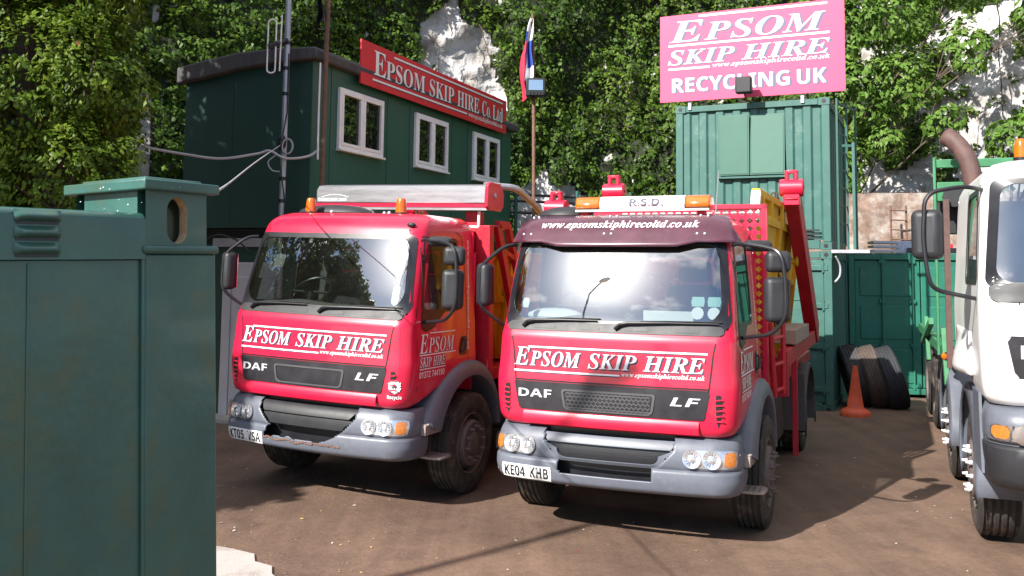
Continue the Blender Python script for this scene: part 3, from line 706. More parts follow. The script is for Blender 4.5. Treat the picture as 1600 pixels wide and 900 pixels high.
    q = MB(); q.box(-.62, .62, .10, .14, .47, .92); q.box(-.9, .9, .16, .6, .52, .60); q.build('front_crossmember', BLACK, root)
    # centre lower grille
    if variant == 2:
        q = MB(); patch(q, rrect(-.515, .515, .80, .872, .015, x0t=-.55, x1t=.55), BU.front, -.012, None, 22, 5, lip=.02); q.build('centre_trim', GREYP, root, smooth=True)
        q = MB(); L = rrect(-.42, .42, .675, .795, [.07, .01, .01, .07], x0t=-.505, x1t=.505); patch(q, L, BU.front, -.03, BLACK, 22, 6)
        for j in range(8):
            z = .685+.013*j; hw = .43+.065*(z-.675)/.12; xs = lin(-hw, hw, 64); A = []; Bq = []
            for i, x in enumerate(xs): zz = z+(.0042 if (i+j) % 2 else -.0042); A.append(BU.front(x, zz-.0028, -.022)); Bq.append(BU.front(x, zz+.0028, -.022))
            q.add(A+Bq, [(i, i+1, 64+i+1, 64+i) for i in range(63)], GREYD)
        q.build('lower_grille', GREYD, root)
        q = MB(); ringmap(q, rrect(-.46, .46, .655, .80, [.08, .01, .01, .08], x0t=-.545, x1t=.545), rrect(-.415, .415, .678, .797, [.07, .01, .01, .07], x0t=-.508, x1t=.508), BU.front, .003, None, lip=.02); q.build('grille_surround', GREYP, root, smooth=True)
    else:
        q = MB(); patch(q, rrect(-.50, .47, .785, .885, .015, x0t=-.53, x1t=.53), BU.front, -.014, None, 22, 5, lip=.02)
        patch(q, rrect(-.43, .40, .655, .775, [.05, .01, .01, .05], x0t=-.50, x1t=.49), BU.front, -.024, None, 22, 5, lip=.02); q.build('lower_grille', GREYD, root, smooth=True)
    # headlights
    for sg in (-1, 1):
        U = lambda x, z, off=0, sg=sg: BU.front(sg*x, z, off)
        L = rrect(.60, .985, .685, .812, [.03, .03, .06, .06])
        q = MB(); patch(q, L, U, .009, None, 16, 6); hl = q.build('headlight', LAMPR, root, smooth=True)
        for xx in (.668, .815):
            c = Vector(U(xx, .748, .010)); q = MB(); nn = (Vector(U(xx, .748, .02))-c).normalized(); a1 = Vector((0, 0, 1)); a1 = (a1-nn*a1.dot(nn)).normalized(); a2 = nn.cross(a1)
            pr = [(.070, .006), (.070, .012), (.062, .011), (.046, .004), (.030, .002), (.026, .013), (.017, .016), (.001, .018)]
            vs = [c+nn*h+(a1*math.cos(2*math.pi*k/24)+a2*math.sin(2*math.pi*k/24))*r for r, h in pr for k in range(24)]
            q.add(vs, [(j*24+k, j*24+(k+1) % 24, (j+1)*24+(k+1) % 24, (j+1)*24+k) for j in range(len(pr)-1) for k in range(24)])
            for k in range(14):
                a = 2*math.pi*k/14; d = a1*math.cos(a)+a2*math.sin(a); q.beam(c+d*.027+nn*.006, c+d*.052+nn*.013, .010, .003)
            q.build('reflector', LAMPR, hl, smooth=True, angle=30)
        q = MB(); patch(q, rrect(.905, .972, .70, .80, .02), U, .015, None, 5, 5, lip=.006); q.build('indicator', AMBERI, hl, smooth=True)
        q = MB(); patch(q, L, U, .031, None, 16, 6, lip=.022); q.build('headlight_glass', LENS, hl, smooth=True)
    # number plate
    txt = ('KT05', 'VSA') if variant == 1 else ('KE04', 'KHB')
    BF = lambda x, z, off=0: BL_.front(x, z, off)
    q = MB(); patch(q, rrect(-.905, -.455, .485, .59, .008, e=6), BF, .012, HIVIS, 10, 4, lip=.012)
    letters(q, txt[0], 'sansb', BF, -.88, -.690, .499, .078, LAMPB, .0135); letters(q, txt[1], 'sansb', BF, -.645, -.48, .499, .078, LAMPB, .0135)
    q.build('number_plate', HIVIS, root)
    # under-run tray, steps, arches, wheels
    q = MB(); q.prism([(-.45, .12, .46), (.62, .12, .46), (.50, .5, .38), (-.34, .5, .38)], (0, 0, .012)); q.build('sump_guard', STEPM, root)
    for sg in (-1, 1):
        yc, zc = 1.15, .473
        q = MB(); N_ = 22; A0, A1 = 163, 8
        RO = [(5, .69), (20, .705), (40, .75), (60, .775), (80, .775), (100, .765), (120, .77), (140, .80), (163, .865), (170, .87)]
        secs = []
        for k in range(N_+1):
            ad = A0+(A1-A0)*k/N_; ro_ = interp(RO, ad, 1); a = R(ad); dy, dz = math.cos(a), math.sin(a)
            secs.append([(sg*x, yc+dy*h, zc+.02+dz*h) for x, h in ((.74, ro_), (.98, ro_), (1.035, ro_-.012), (1.066, ro_-.045), (1.082, (ro_+.62)/2), (1.084, .625), (1.06, .61), (.74, .63))])
        m_ = len(secs[0]); q.add([p for s_ in secs for p in s_], [(i*m_+j, i*m_+(j+1) % m_, (i+1)*m_+(j+1) % m_, (i+1)*m_+j) for i in range(N_) for j in range(m_)]+[tuple(range(m_)), tuple(N_*m_+j for j in range(m_))])
        q.build('wheel_arch', GREYP, root, smooth=True, angle=40)
        q = MB(); q.box(sg*.80 if sg > 0 else -1.06, 1.06 if sg > 0 else -.80, .30, .58, .66, .745)
        for k in range(7): q.box(min(sg*.82, sg*1.065), max(sg*.82, sg*1.065), .31+.038*k, .325+.038*k, .746, .757)
        q.build('cab_step', STEPM, root, bev=.004)
        q = MB(); L = rrect(.92, 1.15, .42, .66, [.08, .06, .02, .02], e=2); q.prism([(sg*x, y, .435+.0*y) for x, y in L], (0, 0, .018), STEPM)
        for i in range(4):
            for j in range(4): q.lathe([(.4535, .011), (.4545, .010), (.4545, .0005)], (sg*(.965+.045*i), .46+.045*j, 0), 'z', 6, BLACK)
        q.build('foot_plate', STEPM, root)
        wheel(root, sg*.965, yc, zc, side=sg)
        for x in (.90, .60): wheel(root, sg*x, 4.95, zc, side=sg, front=False, width=.25)
    # chassis
    q = MB()
    for x in (-.42, .42): q.box(x-.04, x+.04, .5, 6.3, .72, .98)
    q.box(-1.0, 1.0, 4.88, 5.02, .40, .54); q.box(-.95, .95, 1.10, 1.2, .40, .52); q.build('chassis_frame', BLACK, root)
    q = MB()
    for sg in (-1, 1): q.box(min(sg*.5, sg*.98), max(sg*.5, sg*.98), 2.1, 3.2, .45, .95)
    q.build('side_tank', GREYD, root, bev=.04)
    q = MB(); q.box(-.98, .98, 1.72, 6.3, 1.0, 1.12)
    for sg in (-1, 1):
        q.beam((sg*1.06, 2.55, 1.32), (sg*1.06, 6.2, 1.36), .10, .17)
        q.box(min(sg*1.05, sg*1.11), max(sg*1.05, sg*1.11), 3.34, 3.38, .22, 1.25)
        q.beam((sg*1.06, 2.5, .95), (sg*1.06, 2.5, 1.4), .1, .1)
    q.build('subframe', REDF, root, bev=.006)
    for sg in (-1, 1):
        q = MB(); secs = []
        for k in range(15):
            a = R(195-210*k/14); y, z = 4.95+.62*math.cos(a), .473+.60*math.sin(a); secs.append([(sg*.70, y, z), (sg*1.09, y, z), (sg*1.10, y+.02*math.cos(a), z-.05)])
        q.add([p for s_ in secs for p in s_], [(i*3+j, i*3+j+1, (i+1)*3+j+1, (i+1)*3+j) for i in range(14) for j in range(2)])
        q.box(min(sg*.70, sg*1.09), max(sg*.70, sg*1.09), 4.28, 4.30, .35, 1.0); q.build('rear_mudguard', MUDG, root, smooth=True, solid=.015)
    # lifting arms
    for sg in (-1, 1):
        tp = (sg*1.04, 3.70, 3.12) if variant == 2 else (sg*1.02, 3.3, 2.86); bs = (sg*1.06, 5.85, 1.38)
        if variant == 1: bs = (sg*1.04, 5.6, 1.38)
        q = MB(); q.beam(bs, tp, .15, .30, REDF); tv = Vector(tp); d = (tv-Vector(bs)).normalized()
        kn = tv+d*.02
        q.lathe([(-.13, .02), (-.13, .10), (.13, .10), (.13, .02)], tuple(kn), 'x', 20, RED); q.box(kn.x-.09, kn.x+.09, kn.y-.06, kn.y+.06, kn.z-.20, kn.z+.08, RED)
        q.box(kn.x-.07, kn.x-.03, kn.y-.05, kn.y+.05, kn.z+.08, kn.z+.19, RED); q.box(kn.x+.03, kn.x+.07, kn.y-.05, kn.y+.05, kn.z+.08, kn.z+.19, RED); q.box(kn.x-.07, kn.x+.07, kn.y-.05, kn.y+.05, kn.z+.16, kn.z+.2, RED)
        q.build('lifting_arm', REDF, root, bev=.01)
        # chain hanging from the arm
        q = MB(); c0 = kn+Vector((-sg*.15, -.06, -.06)); nl = 24
        for st in range(2):
            for k in range(nl):
                c = c0+Vector((.05*st*-sg, .04*st, -.062*k-.03)); e1 = Vector((0, 0, 1)); e2 = Vector((1, 0, 0)) if (k+st) % 2 else Vector((0, 1, 0))
                q.tube([c+e1*.043*math.cos(2*math.pi*i/8)+e2*.024*math.sin(2*math.pi*i/8) for i in range(9)], .0085, 5, caps=False)
        q.tube([c0+Vector((0, 0, -1.42))+Vector((0, .05*math.sin(a), .06*math.cos(a))) for a in lin(0, 5, 9)], .012, 6)
        q.build('chain', CHAIN, root, smooth=True)
    return root, body, FR, C, BU

# ---- truck with the aluminium sheeting box (left) -----------------------------------------
t1, body1, FR, C, BU1 = skip_truck(T1, 'red skip lorry with twin amber beacons, torn bumper and aluminium sheeting box', 1)
q = MB()
def recyc():
    out = []; rr, hw = .072, .0165
    cor = [Vector((rr*math.cos(R(90+120*k)), rr*math.sin(R(90+120*k)))) for k in range(3)]
    for k in range(3):
        a, c, b = cor[(k+1) % 3], cor[k], cor[(k+2) % 3]          # runs clockwise: from side (a,c) round the corner c to side (c,b)
        p0 = a.lerp(c, .56); c1 = c.lerp(a, .30); c2 = c.lerp(b, .30); p1 = c.lerp(b, .44)
        def strip(s, e):
            d = (e-s).normalized(); n = Vector((-d.y, d.x))*hw; return [s+n, s-n, e-n, e+n]
        d = (b-c).normalized(); n = Vector((-d.y, d.x))
        out += [strip(p0, c1), strip(c1, c2), strip(c2, p1), [p1+n*hw*1.9, p1-n*hw*1.9, p1+d*.036]]
    return out
for mm, off, dx, dz in ((NAVY, .004, -.006, -.005), (WHITE, .006, 0, 0)):
    for i, poly in enumerate(recyc()): q.add([C.arc(.80, .088+p[0]+dx, 1.105+p[1]+dz, off+.0004*(i % 4)) for p in poly], [tuple(range(len(poly)))], mm)
letters(q, 'Recycle', 'sansb', lambda x, z, off: C.arc(.80, .085+x, z, off), -.065, .065, .998, .030, WHITE, .006)
q.build('lettering', WHITE, body1)
# stickers on the glass
q = MB(); patch(q, rrect(.76, .83, 1.80, 1.98, .03, e=3), FR, -.004, HIVIS, 5, 6); q.build('sticker', HIVIS, t1)
q = MB(); patch(q, [(.745, 2.23), (.76, 2.22), (.775, 2.235), (.775, 2.12), (.825, 2.12), (.825, 2.235), (.84, 2.22), (.855, 2.235), (.83, 2.275), (.815, 2.275), (.815, 2.31), (.785, 2.31), (.785, 2.275), (.77, 2.275)], FR, -.004, HIVIS, 6, 12); q.build('sticker', HIVIS, t1)
q = MB(); patch(q, rrect(-.62, -.50, 2.10, 2.22, .005, e=3), FR, -.006, DASH, 4, 4); q.build('dash_card', DASH, t1)
for x in (-.62, .45):
    q = MB(); q.lathe([(2.60, .062), (2.655, .062), (2.66, .052)], (x, .72, 0), 'z', 20, BLACK); b = q.build('beacon', BLACK, t1, smooth=True)
    q = MB(); q.lathe([(2.655, .054), (2.70, .053), (2.775, .045), (2.795, .036), (2.80, .001)], (x, .72, 0), 'z', 20); q.build('beacon_lens', AMBER, b, smooth=True)
q = MB(); q.sphere((-.52, 1.02, 2.665), .46, .20, .085, 24, 10); q.build('roof_spoiler', GREYD, t1, smooth=True)
for x, y in ((-.20, .50), (.30, .66), (.38, .62)):
    q = MB(); q.sphere((x, y, LF_TAB[-1][0]+.01), .02, .02, .022, 8, 6); q.build('roof_bolt', GALV, t1, smooth=True)
q = MB(); c = C.front(.80, 2.52, .012); q.sphere(c, .045, .03, .025, 12, 8); q.build('marker_lamp', GREYD, t1, smooth=True)
prof = [(1.33, 2.79), (1.33, 2.93), (1.37, 2.98), (1.50, 3.0), (1.62, 2.98), (1.66, 2.9), (1.66, 2.79)]
q = MB(); q.prism([(-1.02, y, z) for y, z in prof], (2.07, 0, 0)); sb = q.build('sheeting_box', ALU, t1, smooth=True, bev=.012, angle=30)
q = MB(); q.prism([(1.052, y, z) for y, z in [(1.31, 2.76), (1.31, 2.97), (1.36, 3.01), (1.60, 3.01), (1.68, 2.92), (1.68, 2.78), (1.62, 2.73), (1.36, 2.73)]], (.035, 0, 0), RED); q.lathe([(1.088, .028), (1.10, .024), (1.102, .001)], (0, 1.47, 2.88), 'x', 12, GALV); q.build('box_end_plate', RED, sb, bev=.004)
q = MB(); q.box(-1.02, 1.05, 1.335, 1.36, 2.755, 2.788, RED); q.box(-1.02, 1.06, 1.345, 1.39, 2.725, 2.753, ALU); q.build('box_rail', RED, sb)
q = MB(); letters(q, 'transcover.com', 'sansb', lambda x, z, off: (x, 1.33-off, z), -.985, -.62, 2.812, .040, WHITE, .004)
pts = [(-.95+.36*i/12, 1.326, 2.85+.03*math.sin(math.pi*i/12)) for i in range(13)]; q.add(pts+[(p[0], p[1], p[2]+.005) for p in pts], [(i, i+1, 14+i, 13+i) for i in range(12)], WHITE); q.build('lettering', WHITE, sb)
q = MB(); q.tube([(.94, 1.42, 2.72), (.94, 1.42, 2.56)], .016, 8, WHITEP); q.tube([(.60, 1.42, 2.56), (.94, 1.42, 2.56)], .014, 8, WHITEP)
q.tube(bezier([(.90, 1.60, 3.0), (1.12, 1.9, 3.0), (1.16, 2.3, 2.85), (1.18, 3.3, 2.40)]), .035, 10, GALV); q.build('sheet_arm', GALV, t1, smooth=True)
q = MB(); q.box(-.95, .95, 1.52, 1.60, 1.0, 2.58); q.box(.74, .90, 1.50, 1.62, 2.5, 2.72)
q.beam((.99, 1.46, 2.58), (.99, 1.56, 1.1), .10, .16); hb1 = q.build('headboard', REDF, t1, bev=.006)
q = MB(); A = Vector((1.0, 1.72, 2.60)); B = Vector((1.0, 2.45, 1.15)); A2 = Vector((1.0, 1.98, 2.60)); B2 = Vector((1.0, 2.80, 1.15))
q.beam(A, B, .06, .10); q.beam(A2, B2, .06, .07); q.beam(A, A2, .06, .08)
for k in range(5): t = .18+.19*k; q.beam(A.lerp(B, t), A2.lerp(B2, t+.06), .05, .05)
q.build('headboard_brace', REDF, t1, bev=.004)

# ---- truck with the visor and R.S.D. light bar (right) -------------------------------------
t2, body2, FR, C, BU2 = skip_truck(T2, 'red skip lorry with smoked visor and amber light bar, nearest to the containers', 2)
def vis(x, z, off=0):
    k = max(0, min(1, (2.64-z)/.28)); p = C.front(x, min(z, 2.62), .020+.055*k+off); return p
def vbot(x): 
    a = abs(x); return 2.345 if a < .50 else 2.345+(a-.50)/.16*.038 if a < .66 else 2.383
q = MB(); q.grid(lambda u, v: vis(.925*math.sin(u*math.pi/2)*(1-.10*v) if False else .935*u*(1-.09*v), vbot(.935*u)+(2.615+.012*(1-u*u)-vbot(.935*u))*v, .0), [math.sin(math.pi/2*t) for t in lin(-1, 1, 45)], lin(0, 1, 12))
vz = q.build('sun_visor', VISOR, t2, smooth=True, solid=.008)
q = MB(); letters(q, 'www.epsomskiphirecoltd.co.uk', 'serifi', lambda x, z, off: vis(x, z, off), -.68, .67, 2.503, .052, WHITE, .008); q.build('lettering', WHITE, vz)
q = MB()
for x in (-.82, -.10, .66):
    for dx in (0, .06):
        for z in (2.455, 2.60): q = MB(); q.sphere(vis(x+dx, z, .006), .013, .008, .013, 8, 6); q.build('visor_bolt', GALV, vz, smooth=True)
# light bar
lb = thing('beacon_bar', None, None); lb.parent = t2
bz, by = 2.755, .62
def lbox(mb, x0, x1, m):
    prof_ = [(-.10, -.055), (-.115, -.02), (-.085, .045), (-.05, .058), (.05, .058), (.085, .045), (.115, -.02), (.10, -.055)]
    mb.prism([(x0, by+a, bz+b) for a, b in prof_], (x1-x0, 0, 0), m)
q = MB(); lbox(q, -.235, .505, HIVIS); letters(q, 'R.S.D.', 'sansb', lambda x, z, off: (x, by-.107-off+(z-bz)*.46, z), .03, .32, bz-.024, .056, NAVY, .006); q.build('bar_centre', HIVIS, lb, smooth=True, angle=30)
for x0, x1 in ((-.46, -.238), (.508, .715)): q = MB(); lbox(q, x0, x1, AMBER); q.build('amber_end', AMBER, lb, smooth=True, bev=.015, angle=30)
q = MB(); q.box(-.455, .71, by-.112, by+.112, bz-.075, bz-.056, CHROME); q.box(-.43, -.36, by-.05, by+.05, 2.62, bz-.07, REDF); q.box(.60, .66, by-.05, by+.05, 2.62, bz-.07, REDF); q.build('bar_base', CHROME, lb)
q = MB(); q.sphere((-.62, .75, 2.66), .26, .20, .085, 20, 10); q.build('roof_spoiler', GREYD, t2, smooth=True)
q = MB(); q.tube([(.68, .95, 2.62), (.71, .97, 3.06)], [.006, .004], 6); q.tube([(.68, .95, 2.62), (.68, .95, 2.66)], .02, 8); q.build('aerial', GALV, t2, smooth=True)
c = C.front(.84, 2.545, .012); q = MB(); q.sphere(c, .04, .03, .028, 12, 8); q.build('marker_lamp', GREYD, t2, smooth=True)
# stickers / papers inside the windscreen
for x0 in (.64, .765):
    q = MB(); patch(q, rrect(x0, x0+.105, 1.90, 1.975, .008, e=3), FR, -.004, TEAL, 4, 3); patch(q, rrect(x0+.004, x0+.10, 1.80, 1.896, .045, e=2), FR, -.004, HIVIS, 6, 8); q.build('permit_disc', HIVIS, t2)
q = MB(); q.box(.21, .62, .30, .33, 1.76, 1.85); q.build('paper_sheet', HIVIS, t2, rot=(0, 0, 0))
q = MB(); q.sphere((-.58, .36, 1.78), .26, .13, .07, 18, 8); q.build('hard_hat_cover', HIVIS, t2, smooth=True)
q = MB(); patch(q, rrect(-.80, -.735, 1.86, 1.94, .01, e=2), FR, -.02, HIVIS, 3, 3); q.build('sticker', HIVIS, t2)
# perforated headboard
def diamond_cells(mb, x0, z0, nx, nz, p, y, keep, th=.012):
    for i in range(nx):
        for j in range(nz):
            if not keep(i, j): continue
            a, b = x0+i*p, z0+j*p; c = p/2; r = p*.40
            for sx, sz in ((-1, -1), (1, -1), (1, 1), (-1, 1)):
                cx, cz = a+c, b+c
                poly = [(cx+sx*c, cz+sz*c), (cx+sx*c, cz), (cx+sx*r, cz), (cx, cz+sz*r), (cx, cz+sz*c)]
                mb.prism([(X, y, Z) for X, Z in poly], (0, th, 0))
p = .075
q = MB(); nx, nz = 26, 21; x0, z0 = -.96, 1.19
keep = lambda i, j: (j >= 18 and i >= 8) or (i >= 24) or (8 <= j <= 12 and 8 <= i <= 20) or i <= 1
diamond_cells(q, x0, z0, nx, nz, p, 1.62, keep)
for j in range(nz):
    i = 0
    while i < nx:
        if keep(i, j): i += 1; continue
        k = i
        while k < nx and not keep(k, j): k += 1
        q.box(x0+i*p, x0+k*p, 1.62, 1.632, z0+j*p, z0+(j+1)*p); i = k
q.box(-1.0, -.955, 1.60, 1.66, 1.0, 2.80); q.box(.985, 1.03, 1.60, 1.66, 1.0, 2.80); q.box(-1.0, 1.03, 1.60, 1.66, 2.765, 2.805)
q.build('headboard', RED, t2)
q = MB()
for x in (1.03, ): 
    q.tube([(x, 1.75, 1.72), (x, 2.05, 1.0)], .028, 8); q.tube([(x+.05, 2.35, 1.75), (x+.05, 2.35, 1.0)], .025, 8)
    for z in (1.05, 1.30, 1.55): q.tube([(x, 1.75+(1.72-z)*.41, z), (x+.05, 2.35, z)], .02, 8)
q.build('access_ladder', REDF, t2, smooth=True)
q = MB(); q.box(-.36, .36, -.7, .7, 0, .14)
tb = q.build('timber_block', WOOD, None, bev=.01); 
pos = l2w(T2, (1.03, 3.65, 1.43)); tb.location = pos; tb.rotation_euler = (0, 0, -T2[2]); tb.scale = (.32, 1.0, 1.1)
tag(tb, 'long weathered timber baulk lying on the side beam of the visor lorry', 'timber')

# ---- skips on the lorries -------------------------------------------------------------------
def skip(T, label, y0, y1, zb, zt, hw, front_mat, text=None, front_peak=0):
    r = thing('skip', label, 'skip', l2w(T, (0, (y0+y1)/2, zb)), (0, -T[3], -T[2]), 'yellow skips on the lorries')
    L = (y1-y0)/2; H = zt-zb; sl = .55; hb = hw-.16
    def V(x, y, z): return (x, y, z)
    top = [(-hw, -L, H), (hw, -L, H), (hw, L, H), (-hw, L, H)]; bot = [(-hb, -L+sl, 0), (hb, -L+sl, 0), (hb, L-sl, 0), (-hb, L-sl, 0)]
    q = MB(); q.add(bot+top, [(3, 2, 1, 0), (1, 2, 6, 5), (2, 3, 7, 6), (3, 0, 4, 7)], YEL); b = q.build('skip_body', YEL, r, solid=.02)
    q = MB(); q.add([bot[0], bot[1], top[1], top[0]], [(0, 1, 2, 3)], front_mat); q.build('end_plate', front_mat, b, solid=.02)
    q = MB()
    for a, c in ((0, 1), (1, 2), (2, 3), (3, 0)): q.beam(top[a], top[c], .09, .09, YEL if (a or front_mat is YEL) else front_mat)
    for sg in (-1, 1):
        for t in (.12, .40, .66, .9):
            y = -L+2*L*t; yb = max(-L+sl, min(L-sl, y)); q.beam((sg*(hw+.02), y, H), (sg*(hb+.02), yb, .05), .05, .08, YEL)
        q.beam((sg*(hw-.06), -L+.25, H*.58), (sg*(hw-.06), L-.25, H*.58), .06, .07, YEL)
        for y in (-.55, .55): q.lathe([(-.07, .035), (.07, .035), (.07, .06), (.10, .06), (.10, .001)], (sg*(hw+.03), y, H*.75), 'x', 12, YEL)
        fp = front_peak if sg > 0 else front_peak*.3
        if front_peak: q.add([(sg*hw, -L-.03, H), (sg*hw, L-.3, H), (sg*hw, L-.6, H+fp), (sg*hw, -L+.08, H+fp)], [(0, 1, 2, 3)], YEL); q.beam((sg*hw, -L-.05, H-.05), (sg*hw, -L+.10, H+fp), .09, .07, front_mat); q.beam((sg*hw, -L+.08, H+fp), (sg*hw, L-.62, H+fp), .08, .07, YEL)
        if front_peak:
            for t in (.06, .22, .45): q.beam((sg*(hw+.02), -L+2*L*t, H-.02), (sg*(hw+.02), -L+2*L*t+.02, H+fp), .05, .07, YEL)
    q.build('skip_rib', YEL, b, bev=.006)
    if text:
        q = MB()
        def fn(y, z, off): 
            t = z/H; x = hb+(hw-hb)*t; return (x+.02+off, y, z)
        letters(q, text[0], 'sansb', fn, -.75, .35, H*.36, .22, LAMPB, .012); letters(q, text[1], 'sansb', fn, -.75, .95, H*.08, .20, LAMPB, .012); q.build('lettering', LAMPB, b)
    return r
s1 = skip(T1, 'yellow skip with black lettering on its side, carried by the lorry with twin beacons', 1.78, 5.2, 1.16, 2.28, .90, YEL, ('EPSOM', 'SKIP HIRE'))
s2 = skip(T2, 'yellow skip with a white painted front end, carried behind the visor lorry', 1.80, 5.9, 1.16, 2.70, .90, WORNW, None, .24)  # unseen rear end lengthened to throw shade on the leaning tyres

# ------------------------------------------------------------------ cliff, ivy, trees
PATH = [(-20, -3), (-18, 5), (-15, 11.5), (-11.6, 15.4), (-8.2, 18.2), (-5.4, 20.2), (-2.6, 21.7), (-.2, 22.75), (3.2, 23.4), (8, 22.4), (11, 21), (14, 18.5), (18, 14.5), (23, 9)]
_d = [0]
for a, b in zip(PATH, PATH[1:]): _d.append(_d[-1]+math.dist(a, b))
def path(s):
    s = max(0, min(_d[-1]-1e-6, s))
    for i in range(len(PATH)-1):
        if s <= _d[i+1]:
            t = (s-_d[i])/(_d[i+1]-_d[i]); p0 = PATH[max(0, i-1)]; p1 = PATH[i]; p2 = PATH[i+1]; p3 = PATH[min(len(PATH)-1, i+2)]
            f = lambda k: .5*(2*p1[k]+(p2[k]-p0[k])*t+(2*p0[k]-5*p1[k]+4*p2[k]-p3[k])*t*t+(3*p1[k]-p0[k]-3*p2[k]+p3[k])*t**3)
            return f(0), f(1)
def ctop(s): return 13.5 if s < 22 else 11.5
def cliff(s, z, off=0):
    x, y = path(s); x2, y2 = path(s+.2); tx, ty = x2-x, y2-y; l = math.hypot(tx, ty) or 1; nx, ny = ty/l, -tx/l
    b = .55*mnoise.noise((x*.35, y*.35, z*.35))+.22*mnoise.noise((x*1.1, y*1.1, z*1.1+9))+.12*mnoise.noise((x*3, y*3, z*3))+.10*abs(mnoise.noise((x*6, y*6, z*4)))+.05*mnoise.noise((x*12, y*12, z*9))
    k = b+off-.10*z+.3; return (x+nx*k, y+ny*k, z), (nx, ny)
q = MB(); SS = lin(0, _d[-1]-.3, 380); q.grid(lambda s, z: cliff(s, z)[0], SS, lin(-.2, 12.0, 110), None, lambda s, z: s < 26 and z > 9.4)
tag(q.build('cliff', CHALK, smooth=True, recalc=True), kind='structure')
def inside(poly, x, y):
    c = False; n = len(poly)
    for i in range(n):
        x1, y1 = poly[i]; x2, y2 = poly[(i+1) % n]
        if (y1 > y) != (y2 > y) and x < (x2-x1)*(y-y1)/(y2-y1)+x1: c = not c
    return c
CHA = [(655, 28), (700, 2), (735, 45), (778, 95), (795, 150), (775, 205), (640, 190), (640, 70)]
CHB = [(1462, 120), (1500, 30), (1530, -20), (1700, -60), (1800, 300), (1560, 330), (1500, 260), (1465, 210)]
CHC = [(226, -20), (243, -20), (240, 45), (226, 70)]
CHD = [(1335, 268), (1460, 235), (1480, 400), (1330, 400)]; CHE = [(845, 262), (900, 290), (900, 420), (800, 420), (800, 300)]
CHF = [(205, 150), (232, 150), (240, 270), (225, 320), (200, 300)]
def leaf_mesh(name, pts, nrm, size, tint, m, parent=None, droop=.5, flat=.55, aspect=.8):
    """one folded four-sided leaf per point, vectorised"""
    n = len(pts); pts = np.asarray(pts, float); nrm = np.asarray(nrm, float)
    nn = nrm+rng.normal(0, flat, (n, 3)); nn[:, 2] += .35; nn /= np.linalg.norm(nn, axis=1)[:, None]
    dn = rng.normal(0, .6, (n, 3)); dn[:, 2] -= droop*2; dn -= nn*(dn*nn).sum(1)[:, None]; dn /= np.linalg.norm(dn, axis=1)[:, None]
    sd = np.cross(nn, dn); s = (np.asarray(size)*rng.uniform(.65, 1.35, n))[:, None]
    b = pts-dn*s*.5; tip = pts+dn*s*.6; l = pts+sd*s*.5*aspect-nn*s*.12-dn*s*.08; r_ = pts-sd*s*.5*aspect-nn*s*.12-dn*s*.08
    V = np.stack([b, l, tip, r_], 1).reshape(-1, 3)
    me = bpy.data.meshes.new(name); me.vertices.add(4*n); me.vertices.foreach_set('co', V.astype(np.float32).ravel())
    me.loops.add(6*n); me.polygons.add(2*n)
    base = (np.arange(n)*4)[:, None]; idx = (base+np.array([0, 1, 2, 0, 2, 3])).ravel().astype(np.int32)
    me.loops.foreach_set('vertex_index', idx); me.polygons.foreach_set('loop_start', (np.arange(2*n)*3).astype(np.int32)); me.polygons.foreach_set('loop_total', np.full(2*n, 3, np.int32))
    me.update(calc_edges=True); a = me.attributes.new('tint', 'FLOAT', 'FACE'); a.data.foreach_set('value', np.repeat(np.clip(tint, 0, 1), 2).astype(np.float32))
    me.materials.append(m); o = bpy.data.objects.new(name, me); COL.objects.link(o)
    if parent: o.parent = parent
    return o
P = []; NR = []; TI = []; SZ = []
NIVY = 270000
ss = rng.uniform(9, _d[-1]-2, NIVY); zz = rng.uniform(0, 1, NIVY)
for s, zt in zip(ss, zz):
    z = zt*(10.8 if s > 27 else 9.2)
    c0, (nx, ny) = cliff(s, z)
    jx, jy = 26*mnoise.noise((c0[0]*1.3, z*1.3, 1)), 26*mnoise.noise((c0[0]*1.3, z*1.3, 5))
    u, v = prj(c0); u += jx; v += jy
    if c0[1] < 1 or u < -500 or u > 1900 or v < -330: 
        if rng.random() > .25: continue
    sparse = False
    if inside(CHA, u, v) or inside(CHC, u, v) or inside(CHD, u, v) or inside(CHE, u, v) or inside(CHF, u, v):
        if mnoise.noise((c0[0]*2.2, z*1.0, 3)) < .42: continue
        sparse = True
    if inside(CHB, u, v):
        if mnoise.noise((c0[0]*1.5, z*1.5, 7))+.5*mnoise.noise((c0[0]*4, z*4, 7)) < .14: continue
        sparse = True
    elif u > 1330 and mnoise.noise((c0[0]*1.1, z*1.1, 17)) < -.22: continue
    x, y = c0[0], c0[1]
    # billows: the growth stands out from the face in clumps
    bil = .52*max(0, mnoise.noise((x*.9, z*.9, 2))+.25)+.46*max(0, mnoise.noise((x*2.3, z*2.3, 12))+.12)+.22*mnoise.noise((x*5, z*5, 22))
    if sparse: bil *= .3
    dep = bil+.06+rng.uniform(-.16, .05)
    P.append((x+nx*dep, y+ny*dep, z)); e = .08
    gx = mnoise.noise(((x+e)*2.3, z*2.3, 12))-mnoise.noise(((x-e)*2.3, z*2.3, 12)); gz_ = mnoise.noise((x*2.3, (z+e)*2.3, 12))-mnoise.noise((x*2.3, (z-e)*2.3, 12))
    NR.append((nx-gx*2.6*abs(ny), ny+gx*2.6*nx, -gz_*2.6)); TI.append(.40+.40*mnoise.noise((x*.5, z*.5, 31))+rng.normal(0, .17)+.12*mnoise.noise((x*2.5, z*2.5, 8))); SZ.append(.090*random.choice((.8, 1, 1, 1.25)) if y > 12 else .14)
